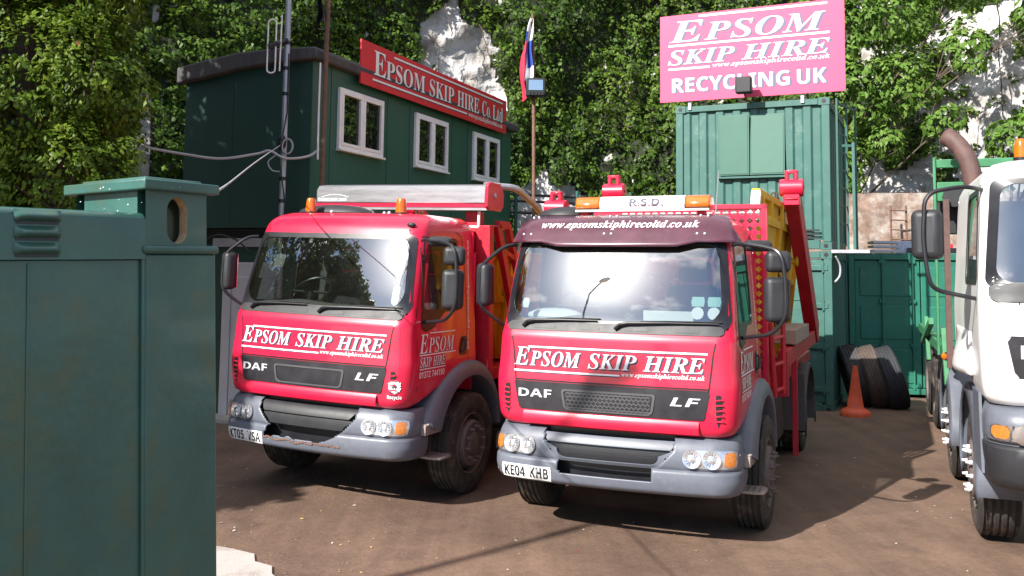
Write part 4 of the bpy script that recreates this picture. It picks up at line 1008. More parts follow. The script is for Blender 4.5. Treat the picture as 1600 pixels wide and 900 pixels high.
# dark backing sheet: stems, with the shade of leaf gaps in its colour
q = MB()
def ivyskip(s, z):
    c0, _ = cliff(s, z); u, v = prj(c0)
    jx, jy = 26*mnoise.noise((c0[0]*1.3, z*1.3, 1)), 26*mnoise.noise((c0[0]*1.3, z*1.3, 5)); u += jx; v += jy
    return inside(CHA, u, v) or inside(CHB, u, v) or inside(CHC, u, v) or inside(CHD, u, v) or inside(CHE, u, v) or inside(CHF, u, v) or (u > 1330 and mnoise.noise((c0[0]*1.1, z*1.1, 17)) < -.12)
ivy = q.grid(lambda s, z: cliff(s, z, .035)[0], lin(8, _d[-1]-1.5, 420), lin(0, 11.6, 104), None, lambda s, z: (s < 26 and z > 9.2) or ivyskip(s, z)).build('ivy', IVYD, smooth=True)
tag(ivy, 'dense dark green ivy covering the chalk cliff behind the yard', 'ivy', kind='stuff')
leaf_mesh('ivy_leaves', P, NR, np.array(SZ), np.array(TI), LEAF1, ivy, droop=.45)
ivy.children[0]['kind'] = 'stuff'
# bare trailing stems over the chalk
q = MB()
for (u0, v0, u1, v1, Y) in ((742, 40, 762, 95, 22.4), (690, 10, 700, 60, 22.4), (676, 60, 682, 125, 22.4), (1548, -10, 1562, 160, 20.5), (1480, 10, 1340, 110, 20.4), (1575, 20, 1600, 70, 20.), (1390, 60, 1440, 190, 20.3)):
    a, b = at(u0, v0, Y), at(u1, v1, Y); pts = []
    for k in range(9): t = k/8; pts.append(tuple(a+(b-a)*t+np.array([.10*mnoise.noise((t*3, u0, 0)), -.05, .1*mnoise.noise((t*3, u0, 4))])))
    q.tube(pts, .014, 5)
q.build('ivy_stem', BARK, ivy, smooth=True)

def tree(name, label, cat, base, blobs, n, size, m, limbs=True, group=None, trunk_r=.16, tintb=.5, clump=.30):
    r = thing(name, label, cat, base, group=group); bx, by_, bz_ = base
    q = MB(); ctrs = [Vector(b[:3])-Vector(base) for b in blobs]; topz = max(c.z for c in ctrs)
    q.tube([(0, 0, 0), (.05, .03, topz*.3), (-.04, .05, topz*.6), (.03, 0, topz*.95)], [trunk_r, trunk_r*.8, trunk_r*.55, trunk_r*.2], 10)
    for c in ctrs:
        st = Vector((0, .03, max(.1, c.z*.55))); mid = st.lerp(c, .5)+Vector((.1, 0, .12)); q.tube([st, mid, c], [trunk_r*.5, trunk_r*.3, trunk_r*.08], 7)
        for k in range(5):
            d = Vector((random.gauss(0, 1), random.gauss(0, 1), random.gauss(.2, .8))).normalized()*.8; q.tube([mid.lerp(c, .5), c+Vector((d.x, d.y, d.z))*.6], [trunk_r*.16, .008], 5)
    q.build('trunk', BARK, r, smooth=True)
    sz = []; pts = []; nr = []; ti = []; tot = sum((b[3]*b[4]+b[3]*b[5]+b[4]*b[5]) for b in blobs)
    for b in blobs:
        fz = b[6] if len(b) > 6 else 1; k = int(n*(b[3]*b[4]+b[3]*b[5]+b[4]*b[5])/tot/fz**1.7); c = Vector(b[:3])-Vector(base); rad = Vector(b[3:6])
        for _ in range(k):
            d = Vector((random.gauss(0, 1), random.gauss(0, 1), random.gauss(0, 1))).normalized(); w_ = d*2.2/max(.5, max(rad))*max(rad)
            g = mnoise.noise((c.x+d.x*rad.x*1.7, c.y+d.y*rad.y*1.7, c.z+d.z*rad.z*1.7)); g2 = mnoise.noise((c.x*3+d.x*rad.x*4.2, c.y+d.y*rad.y*4.2, c.z+d.z*rad.z*4.2+7))
            if g2 < -.12 and random.random() < .9: continue
            rr = (.80+clump*g+clump*.6*g2)*(1-abs(random.gauss(0, .09)))
            p = c+Vector((d.x*rad.x, d.y*rad.y, d.z*rad.z))*rr; pts.append(tuple(p)); nr.append((d.x/rad.x+.25*random.gauss(0, 1), d.y/rad.y, d.z/rad.z+.5)); ti.append(tintb+.28*g2+random.gauss(0, .14)); sz.append(size*fz)
    leaf_mesh('crown', pts, nr, np.array(sz), np.array(ti), m, r, droop=.65, aspect=.62)
    return r
tree('broadleaf_tree', 'leafy green tree with browning lower leaves, left of the green cabin', 'tree', (-5.3, 9.9, 0),
     [(-5.0, 9.6, 4.1, 1.25, 1.1, 1.3), (-4.45, 9.3, 2.9, .85, .8, .85), (-6.1, 9.4, 3.1, 1.3, 1.0, 1.2), (-5.9, 9.6, 5.6, 1.6, 1.2, 1.3), (-4.55, 9.7, 5.3, .95, .9, 1.0), (-5.2, 9.4, 2.2, 1.0, .8, .7), (-4.35, 9.5, 4.0, .75, .7, .7), (-7.2, 9.8, 4.6, 1.3, 1.2, 1.7), (-6.3, 9.5, 7.3, 1.7, 1.3, 1.5, 2.4), (-7.6, 9.6, 6.4, 1.2, 1.2, 1.5, 2.4), (-5.2, 9.9, 7.0, 1.1, 1.1, 1.2, 2.4), (-8.4, 9.2, 7.6, 1.5, 1.4, 1.5, 2.4), (-7.3, 8.7, 8.2, 1.4, 1.3, 1.2, 2.4), (-8.6, 9.6, 5.4, 1.3, 1.2, 1.4, 2.4), (-4.7, 11.2, 6.9, 1.3, 1.2, .9, 2.4), (-5.9, 11.2, 7.3, 1.4, 1.2, .9, 2.4)], 210000, .062, LEAF2, clump=.42)  # high blobs out of view are added to shade the cabin end wall
tree('broadleaf_tree', 'broad bushy tree outside the gate whose shade falls across the left of the yard', 'tree', (-8.4, 4.3, 0),
     [(-8.3, 4.4, 4.6, 1.7, 1.5, 1.5), (-7.3, 4.0, 3.3, 1.1, 1.1, 1.1), (-8.8, 4.2, 3.6, 1.5, 1.4, 1.4), (-8.3, 4.9, 5.6, 1.3, 1.2, 1.0), (-8.0, 6.2, 4.2, 1.4, 1.3, 1.4), (-7.8, 5.0, 3.3, 1.3, 1.3, 1.2)], 26000, .20, LEAF2, tintb=.4)
tree('broadleaf_tree', 'tall dark tree on the left boundary, mirrored in the windscreen of the beacon lorry', 'tree', (-10.2, 5.8, 0),
     [(-9.9, 4.5, 6.3, 1.5, 1.4, 2.2), (-9.4, 6.6, 7.0, 1.5, 1.5, 2.0), (-9.2, 8.4, 7.4, 1.4, 1.4, 1.6), (-10.2, 5.6, 4.4, 1.6, 1.6, 1.5), (-10.4, 3.0, 5.6, 1.4, 1.3, 1.9), (-9.8, 6.2, 8.9, 1.3, 1.3, 1.1)], 26000, .17, LEAF2, tintb=.35)
tree('shrub', 'loose light green shrub hanging on the chalk right of the pink signboard', 'shrub', (7.3, 20.9, .5),
     [(7.1, 20.3, 7.6, 1.2, .7, 1.2), (8.3, 20.2, 7.9, 1.3, .8, .9), (7.4, 20.2, 6.0, 1.1, .7, 1.1), (8.5, 20.1, 6.3, .9, .6, .9), (7.1, 20.2, 4.6, .8, .6, .9), (9.8, 19.6, 8.4, 1.1, .8, .7), (8.1, 20.1, 5.0, .6, .5, .5), (9.7, 19.6, 7.0, .7, .4, .7), (9.3, 19.8, 5.4, .6, .4, .5), (11.0, 19.0, 7.6, .8, .5, .6)], 11500, .135, LEAF3, trunk_r=.07, tintb=.55, clump=.4)
tree('shrub', 'dense green shrub against the white chalk above the white lorry', 'shrub', (9.9, 18.3, 1.2),
     [(9.6, 17.6, 4.7, .75, .6, .65), (10.4, 17.5, 5.2, .9, .7, .7), (10.2, 17.4, 4.3, .9, .6, .5)], 4200, .11, LEAF3, trunk_r=.06, tintb=.5)

# ------------------------------------------------------------------ retaining wall, ladder and railing at the back
q = MB(); q.grid(lambda x, z: (x, 19.9-.22*(x-7)+.05*mnoise.noise((x*2, z*2, 0)), z), lin(6.2, 12, 50), lin(0, 3.85+.0, 30)); q.grid(lambda x, t: (x, 19.9-.22*(x-7)+.5*t, 3.85+.06*mnoise.noise((x*2, t, 0))), lin(6.2, 12, 50), lin(0, 1, 4))
tag(q.build('brick_wall', BRICK, smooth=True), 'old red brick retaining wall with chalky stains, above the deep green container', 'wall')
q = MB(); lp = at(1392, 316, 19.2); 
for dx in (0, .32): q.tube([(lp[0]+dx, 19.2, 2.5), (lp[0]+dx+.02, 19.25, 3.55)], .022, 7)
for k in range(5): q.tube([(lp[0], 19.2, 2.65+.2*k), (lp[0]+.33, 19.2, 2.64+.2*k)], .016, 6)
tag(q.build('iron_ladder', RUST, smooth=True), 'small rusty iron ladder leaning on the brick wall at the back', 'ladder')
rl = thing('railing', 'black pipe railing on the bank behind the floodlight pole', 'railing', (0, 19.4, 0))
for v in (303, 313, 331):
    q = MB(); q.tube([tuple(at(780, v, 19.4)-np.array([0, 19.4, 0])), tuple(at(1045, v+6, 19.4)-np.array([0, 19.4, 0]))], .028, 7); q.build('rail', BLACK, rl, smooth=True)
for u in (806, 902, 985):
    q = MB(); p = at(u, 296, 19.4); q.tube([(p[0], 0, 0), (p[0], 0, p[2])], .04, 8); q.build('post', CABG, rl, smooth=True)

# ------------------------------------------------------------------ site cabin on its store
CA = .40; CORN = (-2.802, 12.8)
st = thing('storage_building', 'dark green ground floor store carrying the cabin, with a pale panelled door', 'building', (CORN[0], CORN[1], 0), (0, 0, -CA))
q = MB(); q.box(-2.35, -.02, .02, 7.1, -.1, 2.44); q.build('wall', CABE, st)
q = MB(); q.box(-2.2, -.1, .15, 7.0, 2.44, 2.66); q.build('gap_shade_infill', BLACK, st)  # black infill: shade of the recessed gap put into its colour
q = MB(); q.box(-1.6, -.55, -.03, .02, 2.40, 2.52); q.build('fascia_board', GALV, st)
q = MB(); q.box(-1.22, -.50, -.045, .015, .0, 2.18); d = q.build('door', DOORM, st, bev=.006)
for z0, z1 in ((.25, .75), (.95, 1.35), (1.55, 1.98)):
    for x0 in (-1.12, -.80): q = MB(); q.box(x0, x0+.22, -.055, -.040, z0, z1); q.build('door_panel', DOORM, d, bev=.008)
q = MB(); q.box(-1.37, -1.225, -.06, .015, 0, 2.22); q.build('door_frame', DOORM, st, bev=.004)
q = MB(); q.box(-.6, 0, -.30, 0, -.02, .06); q.box(-1.6, -.5, -.42, .0, -.02, .05); tag(q.build('door_step', CONC, None, loc=(CORN[0], CORN[1], 0), rot=(0, 0, -CA)), 'low concrete step at the foot of the pale door', 'step')
cb = thing('site_cabin', 'dark green portable cabin with three white windows, raised on the store', 'cabin', (CORN[0], CORN[1], 2.67), (0, 0, -CA))
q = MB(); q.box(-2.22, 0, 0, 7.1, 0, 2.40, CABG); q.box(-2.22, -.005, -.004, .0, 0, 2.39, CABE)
for y in (.25, .47, 2.05, 2.78, 4.35, 5.0, 6.6): q.box(0, .008, y, y+.018, 0, 2.4, CABG)
q.box(0, .014, 0, .25, 0, 2.4, CABG)
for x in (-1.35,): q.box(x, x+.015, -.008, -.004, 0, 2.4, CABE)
q.build('wall', CABG, cb)
top = [(-2.34, 2.38), (-1.85, 2.45), (-1.2, 2.52), (-.6, 2.53), (.10, 2.50), (.13, 2.44), (.12, 2.33), (-.6, 2.31), (-1.2, 2.27), (-1.8, 2.19), (-2.34, 2.14)]
q = MB(); q.prism([(x, -.10, z) for x, z in top], (0, 7.35, 0)); q.build('roof', FELT, cb, bev=.03, seg=3)
for y0, y1 in ((.64, 1.88), (2.93, 4.13), (5.21, 6.43)):
    z0, z1 = 3.845-2.67, 4.74-2.67; ym = (y0+y1)/2; f = .05
    q = MB(); q.box(.0, .05, y0, y1, z0, z0+f); q.box(.0, .05, y0, y1, z1-f, z1); q.box(.0, .05, y0, y0+f, z0+f, z1-f); q.box(.0, .05, y1-f, y1, z0+f, z1-f); q.box(.0, .05, ym-f/2, ym+f/2, z0+f, z1-f)
    for a, b in ((y0+f, ym-f/2), (ym+f/2, y1-f)):
        g = .045; q.box(.012, .062, a, b, z0+f, z0+f+g); q.box(.012, .062, a, b, z1-f-g, z1-f); q.box(.012, .062, a, a+g, z0+f+g, z1-f-g); q.box(.012, .062, b-g, b, z0+f+g, z1-f-g)
    q.box(.0, .09, y0-.01, y1+.01, z0-.035, z0-.003)
    w_ = q.build('window', UPVC, cb, bev=.004)
    q = MB(); q.box(.002, .006, y0+f, y1-f, z0+f, z1-f, BLACK); q.box(.018, .024, y0+f, y1-f, z0+f, z1-f, WING); q.build('pane', WING, w_)
sg_ = thing('signboard', 'long red signboard with white serif lettering along the cabin eaves', 'sign', (CORN[0], CORN[1], 0), (0, 0, -CA))
q = MB(); q.box(.10, .125, 1.05, 6.55, 4.875, 5.545); q.build('board', SIGNR, sg_)
q = MB(); SF = lambda y, z, off=0: (.125+off, y, z)
Y0, LY, ZT, HZ = 1.05, 5.5, 5.545, .67
for mm, off, dx, dz in ((NAVY, .003, .03, -.022), (WHITE, .006, 0, 0)):
    zb = ZT-.70*HZ
    letters(q, [('E', 1.32), ('PSOM', 1)], 'serif', SF, Y0+.065*LY, Y0+.365*LY, zb, .285, mm, off, dx, dz, gap=.03)
    letters(q, 'SKIP', 'serif', SF, Y0+.395*LY, Y0+.565*LY, zb, .285, mm, off, dx, dz)
    letters(q, 'HIRE', 'serif', SF, Y0+.59*LY, Y0+.76*LY, zb, .285, mm, off, dx, dz)
    letters(q, 'Co.', 'serif', SF, Y0+.785*LY, Y0+.86*LY, zb, .285, mm, off, dx, dz)
    letters(q, 'Ltd', 'serif', SF, Y0+.875*LY, Y0+.965*LY, zb, .285, mm, off, dx, dz)
    bar(q, SF, Y0+.175*LY+dx, Y0+.965*LY+dx, ZT-.145*HZ+dz*.6, ZT-.10*HZ+dz*.6, mm, off-.001, 2); bar(q, SF, Y0+.06*LY+dx, Y0+.665*LY+dx, ZT-.845*HZ+dz*.6, ZT-.80*HZ+dz*.6, mm, off-.001, 2)
letters(q, 'www.epsomskiphirecoltd.co.uk', 'serif', SF, Y0+.675*LY, Y0+.965*LY, ZT-.875*HZ, .085, WHITE, .006); q.build('lettering', WHITE, sg_)

# ------------------------------------------------------------------ masts, poles, flags, cables
mp0 = at(441, 300, 12.45); mp1 = at(444, 0, 12.45)
am = thing('aerial_mast', 'grey steel mast with a folded dipole aerial, strapped in front of the cabin corner', 'mast', (mp0[0], 12.45, 0))
q = MB(); q.tube([(0, 0, 0), (mp1[0]-mp0[0], 0, 7.6)], .042, 12); q.build('pole', GALV, am, smooth=True)
for z in (6.5, 5.15, 4.8, 4.45, 3.3, 3.0): q = MB(); q.lathe([(z-.025, .047), (z+.025, .047)], (.0, 0, 0), 'z', 12); q.build('pole_strap', BLACK, am, smooth=True)
q = MB()
zc = at(437, 232, 12.45)[2]; q.sphere((-.01, -.06, zc), .06, .06, .11, 10, 6); q.build('cable_clamp', BLACK, am, smooth=True)
q = MB(); L = at(413, 45, 12.2); L2 = at(425, 118, 12.2); ox = mp0[0]
xa, xb, za, zb = L[0]-ox, L2[0]-ox, L[2], L2[2]; pts = []
for k in range(9): a = math.pi*k/8; pts.append(((xa+xb)/2-(xb-xa)/2*math.cos(a), -.25, za+.045*math.sin(a)))
for k in range(9): a = math.pi*k/8; pts.append(((xa+xb)/2+(xb-xa)/2*math.cos(a), -.25, zb-.045*math.sin(a)))
pts.append(pts[0]); q.tube(pts, .0105, 7)
r1, r2 = at(434, 32, 12.25), at(432, 120, 12.25); q.tube([(r1[0]-ox, -.2, r1[2]), (r2[0]-ox, -.2, r2[2])], .010, 7); q.build('aerial', UPVC, am, smooth=True)
q = MB(); bzz = at(420, 80, 12.3)[2]; q.tube([((xa+xb)/2-.03, -.25, bzz-.05), ((xa+xb)/2+.06, -.24, bzz), (0, -.03, bzz+.10)], [.05, .04, .035], 8); q.build('aerial_bracket', BLACK, am, smooth=True)
q = MB()
for k in range(3):
    c = Vector((.06, -.07, zc-.06)); q.tube([c+Vector((.07*math.sin(a)+.01*k, -.02*k, .10*math.cos(a))) for a in lin(0, 6.283, 18)], .010, 6)
q.build('cable_coil', CABLE, am, smooth=True)
q = MB(); q.tube([(.04, -.03, 5.0), (.045, -.045, 4.2), (-.05, -.045, 3.6), (.05, -.045, 3.0), (.04, -.04, 2.2)], .009, 6); q.build('mast_cable', DCABLE, am, smooth=True)
def cable(label, pts, r, m, sag=0):
    P_ = [Vector(at(*p)) for p in pts]; out = []
    for i in range(len(P_)-1):
        a, b = P_[i], P_[i+1]; p0 = P_[max(0, i-1)]; p3 = P_[min(len(P_)-1, i+2)]
        for k in range(8):
            t = k/8; out.append(.5*(2*a+(b-p0)*t+(2*p0-5*a+4*b-p3)*t*t+(3*a-p0-3*b+p3)*t**3))
    out.append(P_[-1]); q = MB(); q.tube(out, r, 6); return tag(q.build('cable', m, None, smooth=True), label, 'cable')
cable('thick pale cable swagged from the tree across the cabin end to the thin pole', [(222, 244, 11.5), (290, 254, 11.8), (345, 259, 12.0), (400, 250, 12.2), (420, 245, 12.25), (445, 256, 12.3), (480, 252, 12.6), (497, 240, 12.8)], .018, CABLE)
cable('thin pale wire rising from the gate pillar to the mast', [(332, 315, 3.25), (360, 295, 6), (400, 262, 9), (436, 236, 12.35)], .006, CABLE)
cable('slack black cable looping beside the mast foot', [(432, 250, 12.3), (418, 262, 12.3), (424, 275, 12.3), (436, 277, 12.3)], .010, CABLE)
cable('thin black cable drooping above the pale door', [(325, 385, 12.4), (345, 378, 12.3), (372, 386, 12.2), (392, 404, 12.1)], .012, DCABLE)
cable('short white cable curling down the edge of the lower container', [(1308, 388, 14.15), (1315, 402, 14.2), (1315, 418, 14.2), (1308, 428, 14.15)], .014, CABLE)
p5 = at(501, 330, 12.75)
fp = thing('flag_pole', 'thin rusty pole with a small black flag, close to the cabin corner', 'pole', (p5[0], 12.75, 0))
q = MB(); q.tube([(0, 0, 0), (.02, 0, 5.0), (.05, 0, 7.6)], .033, 10); q.build('pole', RUST, fp, smooth=True)
q = MB(); z0 = at(500, 45, 12.75)[2]; q.grid(lambda u, v: (-.02-.10*u*(1-.5*v)+.02*math.sin(v*9), -.05-.06*math.sin(u*7+v*3), z0+.65*v), lin(0, 1, 8), lin(0, 1, 10)); q.build('flag', LAMPB, fp, smooth=True)
q = MB(); q.tube([(-.05, -.02, 4.95), (-.055, -.02, 4.3), (-.05, -.02, 3.6)], .014, 6); q.build('conduit', UPVC, fp, smooth=True)
fl = at(831, 200, 17)
lp_ = thing('floodlight_pole', 'slim rusty pole with a black floodlight and a drooping flag behind the lorries', 'pole', (fl[0], 17, 0))
q = MB(); q.tube([(.05, 0, 0), (0, 0, 5.3), (-.04, 0, at(828, 20, 17)[2])], [.036, .034, .022], 10); q.build('pole', RUST, lp_, smooth=True)
c = at(833, 136, 16.85); q = MB(); w2, h2 = .18, .17
q.box(c[0]-fl[0]-w2, c[0]-fl[0]+w2, -.22, -.05, c[2]-h2, c[2]+h2); fo = q.build('floodlight', LAMPB, lp_, bev=.02)
q = MB(); q.box(c[0]-fl[0]-.13, c[0]-fl[0]+.13, -.226, -.221, c[2]-.06, c[2]+.13, CHROME); q.build('lamp_reflector', CHROME, fo)
q = MB(); q.box(c[0]-fl[0]-.135, c[0]-fl[0]+.135, -.236, -.230, c[2]-.065, c[2]+.135); q.build('lamp_glass', LENS, fo)
q = MB()
for k in range(5): q.box(c[0]-fl[0]-.13+.06*k, c[0]-fl[0]-.10+.06*k, -.24, -.222, c[2]-.15, c[2]-.09)
q.build('lamp_fin', GREYD, fo)
zt = at(828, 30, 17)[2]; zl = at(820, 156, 17)[2]; fz = zt-zl
q = MB(); us = lin(0, 1, 13); vs_ = lin(0, 1, 25)
def flagp(u, v): wd = .04+.18*min(1, v*2.2)*(1-.35*max(0, v-.6)); return (-.03-wd*u+.02*math.sin(v*11+u*4), -.05-.07*math.sin(u*9+v*2.5), zt-fz*v*(.93+.10*u*math.sin(v*2))-.0*u)
for j in range(24):
    for i in range(12):
        u, v = (us[i]+us[i+1])/2, (vs_[j]+vs_[j+1])/2
        if v < .28: mm = FWH if u < .55 or v < .15 else BLUE
        elif v < .62: mm = BLUE if u < .5 else (FWH if u < .62 else FRED)
        elif v < .80: mm = FWH if u < .55 else FRED
        else: mm = FRED if u > .35 else BLUE
        q.add([flagp(us[i], vs_[j]), flagp(us[i+1], vs_[j]), flagp(us[i+1], vs_[j+1]), flagp(us[i], vs_[j+1])], [(0, 1, 2, 3)], mm)
q.build('flag', FWH, lp_, smooth=True)

# ------------------------------------------------------------------ containers on the right
CP = (4.9258, 14.3507); CAN = .438; DEP = 2.45
def corr(mb, x0, x1, z0, z1, pitch, d, y=0, m=None):
    xs = []; x = x0
    while x < x1-.01:
        for fx, yy in ((0, 0), (.38, 0), (.5, d), (.88, d)): xs.append((min(x1, x+fx*pitch), y+yy))
        x += pitch
    xs.append((x1, y)); n = len(xs)
    mb.add([(a, b, z0) for a, b in xs]+[(a, b, z1) for a, b in xs], [(i, i+1, n+i+1, n+i) for i in range(n-1)], m)
def container(name, label, z, H, cg):
    r = thing(name, label, 'container', (CP[0], CP[1], z), (0, 0, -CAN)); W_ = 2.44
    q = MB()
    for x in (-W_, -.12): q.box(x, x+.12, 0, .12, .12, H-.12)
    q.box(-.12, 0, DEP-.12, DEP, .12, H-.12)
    q.box(-W_+.17, -.17, .0, .10, H-.11, H-.01); q.box(-W_+.17, -.17, .0, .12, .01, .15)
    q.box(-.10, -.005, .11, DEP-.11, H-.125, H-.01); q.box(-.10, -.005, .11, DEP-.11, .01, .15); q.build('frame', cg, r, bev=.008)
    for x in (-W_-.004, -.166):
        for zz_ in (0, H-.118):
            q = MB(); q.box(x, x+.17, -.006, .165, zz_, zz_+.118); q.lathe([(-.0075, .035), (-.0080, .001)], (x+.085, 0, zz_+.06), 'y', 14, LAMPB); q.build('corner_casting', cg, r)
    q = MB(); q.box(-W_+.02, -.02, .1, DEP-.02, H-.06, H-.03); q.grid(lambda y, zz_: (-.03-.03*(1 if int(y/.14) % 2 else 0), y, zz_), [k*.035+.12 for k in range(int((DEP-.24)/.035))], [.15, H-.11]); q.box(-W_+.03, -W_+.06, .12, DEP-.12, .15, H-.11); q.build('side_wall', cg, r)
    return r
H2 = 2.38
cu_ = container('shipping_container', 'upper faded green container with a shuttered hatch, stacked on another one', 2.49, H2, CONG)
q = MB(); corr(q, -2.32, -.12, .15, H2-.11, .275, .032, .03); q.build('corrugated_wall', CONG, cu_)
for x0, x1, rz in ((-1.72, -1.225, -.03), (-1.215, -.68, .05)):
    q = MB(); q.box(0, x1-x0, -.03, 0, 0, .99); q.box(.02, x1-x0-.02, -.038, -.03, .02, .97); q.build('hatch_shutter', HATCH, cu_, bev=.005, loc=(x0, -.012-(.02 if rz > 0 else 0), 1.19), rot=(R(-4 if rz > 0 else 0), 0, rz))
q = MB(); q.box(-1.74, -.66, -.05, .03, 1.145, 1.175); q.build('hatch_sill', CONG, cu_)
q = MB()
for k in range(3): q.box(-.42, -.17, -.008, .004, .17+.06*k, .195+.06*k)
q.build('vent_slot', LAMPB, cu_)
cl = container('shipping_container', 'lower green container with hinged doors, standing on the ground under the hatched one', 0.0, 2.47, CONG)
q = MB(); q.box(-2.32, -1.23, .03, .06, .16, 2.35); q.box(-1.21, -.125, .03, .06, .16, 2.35)
for x0, x1 in ((-2.2, -1.33), (-1.1, -.35)):
    for z0, z1 in ((.3, .9), (1.0, 1.6), (1.7, 2.25)): q.box(x0, x1, .018, .03, z0, z1)
q.build('container_door', CONG, cl, bev=.01)
for z_ in (.35, 1.0, 1.62, 2.2): q = MB(); q.box(-.34, -.06, -.012, .03, z_-.03, z_+.05); q.lathe([(z_-.06, .022), (z_+.08, .022)], (-.13, .0, 0), 'z', 10); q.build('door_hinge', CONG, cl, bev=.006)
ps = thing('signboard', 'big signboard toned pink for sun glare, with white lettering on top of the stacked containers', 'sign', (CP[0], CP[1], 0), (0, 0, -CAN))
X0, XW, ZT, ZH = -2.69, 2.94, 6.405, 1.465
q = MB(); q.box(X0, X0+XW, -.06, -.035, ZT-ZH, ZT); q.build('board', SIGNP, ps)
for x in (-2.2, -.4): q = MB(); q.beam((x, -.0, 4.8), (x, -.0, 6.3), .05, .05); q.beam((x, .02, 6.1), (x, .7, 4.9), .04, .04); q.build('strut', GALV, ps)
q = MB(); PF = lambda x, z, off=0: (x, -.06-off, z)
U = lambda u: X0+XW*u
V_ = lambda v: ZT-ZH*v
for mm, off, dx, dz in ((SLATE, .003, .040, -.016), (WHITE, .006, 0, 0)):
    letters(q, [('E', 1.22), ('PSOM', 1)], 'serifi', PF, U(.055), U(.905), V_(.315), .285, mm, off, dx, dz, gap=.03)
    letters(q, 'SKIP', 'serifi', PF, U(.045), U(.425), V_(.575), .235, mm, off, dx, dz); letters(q, 'HIRE', 'serifi', PF, U(.46), U(.925), V_(.575), .235, mm, off, dx, dz)
    letters(q, 'RECYCLING', 'sansb', PF, U(.07), U(.715), V_(.895), .235, mm, off, dx, dz); letters(q, 'UK', 'sansb', PF, U(.755), U(.905), V_(.895), .235, mm, off, dx, dz)
for u0, u1, v in ((.225, .915, .035), (.05, .925, .355), (.05, .285, .625)): bar(q, PF, U(u0), U(u1), V_(v+.012), V_(v-.012), WHITE, .006, 2)
letters(q, 'www.epsomskiphirecoltd.co.uk', 'serifi', PF, U(.30), U(.925), V_(.635), .075, WHITE, .006); q.build('lettering', WHITE, ps)
fd = thing('floodlight', 'small black floodlight aimed up at the pink signboard', 'lamp', (CP[0], CP[1], 4.88), (0, 0, -CAN))
q = MB(); q.box(-1.37, -1.12, -.42, -.26, .07, .33); q.build('lamp_housing', LAMPB, fd, bev=.02)
q = MB(); q.tube([(-1.25, -.3, .1), (-1.25, -.12, .0), (-1.2, .1, .0)], .018, 6); q.build('bracket', RUST, fd, smooth=True)
sf = thing('access_stair', 'green steel access frame fixed to the right flank of the upper container', 'ladder', (CP[0], CP[1], 0), (0, 0, -CAN))
for x, y, z1 in ((.10, .05, 4.85), (.20, .5, 4.85), (.30, .9, 4.85)): q = MB(); q.box(x-.015, x+.015, y-.015, y+.015, 2.5, z1); q.build('upright', CABG, sf)
for k in range(7): q = MB(); q.beam((.115, .07, 2.9+.28*k), (.19, .48, 2.9+.28*k), .018, .018); q.build('rung', CABG, sf)
q = MB(); q.beam((.17, .05, 4.1), (.33, .1, 4.1), .03, .04); q.beam((.33, .1, 2.5), (.33, .1, 4.15), .04, .04); q.beam((.1, .08, 4.78), (.3, .9, 4.78), .03, .03); q.build('handrail', CONG, sf)
q = MB(); q.box(.0, .55, -.03, 1.0, 2.44, 2.49); q.build('landing', GALV, sf)

DA = .171
dc = thing('shipping_container', 'deep green container with barred doors behind the leaning tyres', 'container', (5.95, 16.48, 0), (0, 0, -DA))
Hc = 2.5; Wc = 2.9
q = MB(); q.box(0, .1, 0, .12, 0, Hc); q.box(Wc-.1, Wc, 0, .12, 0, Hc); q.box(.1, Wc-.1, 0, .1, Hc-.12, Hc); q.box(.1, Wc-.1, 0, .1, .06, .16); q.build('frame', CONG2, dc, bev=.008); q = MB(); q.box(.02, Wc-.02, .13, 2.4, .1, Hc-.02); q.build('container_body', CONG2, dc)
for x0, x1 in ((.11, 1.19), (1.21, Wc-.11)):
    q = MB(); q.box(x0, x1, .04, .08, .17, Hc-.13)
    for z0, z1 in ((.25, .82), (1.0, 1.57), (1.75, 2.25)): q.box(x0+.08, x1-.10, .025, .04, z0, z1)
    d = q.build('container_door', CONG2, dc, bev=.012)
    for fx in (.42, .88):
        x = x0+(x1-x0)*fx; q = MB(); q.tube([(x, .0, .14), (x, .0, Hc-.05)], .018, 8)
        for z in (.2, .9, 1.66, 2.35): q.box(x-.05, x+.05, -.01, .03, z-.03, z+.03)
        q.build('lock_rod', CONG2, d, smooth=True, angle=30)
q = MB(); q.box(1.28, 1.50, -.14, .0, 1.10, 1.26); q.build('lock_box', CONG, dc, bev=.01)
def oat(u, v, Y, dz=0): p = at(u, v, Y); return (p[0], p[1], p[2]+dz)
q = MB()
for k in range(3): q.box(-.22, .22, -.25, .25, .075*k, .075*k+.045)
tag(q.build('roof_sheet_stack', GALV, None, loc=(6.62, 16.6, 2.515), rot=(0, 0, -DA)), 'short pile of grey corrugated roof sheets on the deep green container', 'sheet stack')
q = MB(); q.box(-.34, .34, -.01, .01, 0, .22)
for i in range(12):
    for j in range(4): q.box(-.31+.054*i, -.275+.054*i, -.016, -.01, .025+.05*j, .045+.05*j)
tag(q.build('chequer_plate', GALV, None, loc=(7.15, 16.45, 2.50), rot=(R(-12), 0, -DA)), 'grey chequer plate standing on the deep green container', 'plate')
q = MB(); q.box(-.5, .5, -.06, .06, 0, .09); tag(q.build('steel_channel', BLACK, None, loc=(7.45, 16.3, 2.505), rot=(0, 0, -DA)), 'black steel channel lying on the deep green container', 'beam')
q = MB(); q.box(-.28, .28, -.05, .05, 0, .07); tag(q.build('red_bar', REDF, None, loc=(7.5, 16.5, 2.60), rot=(0, 0, -DA)), 'short red steel bar lying above the black channel', 'bar')

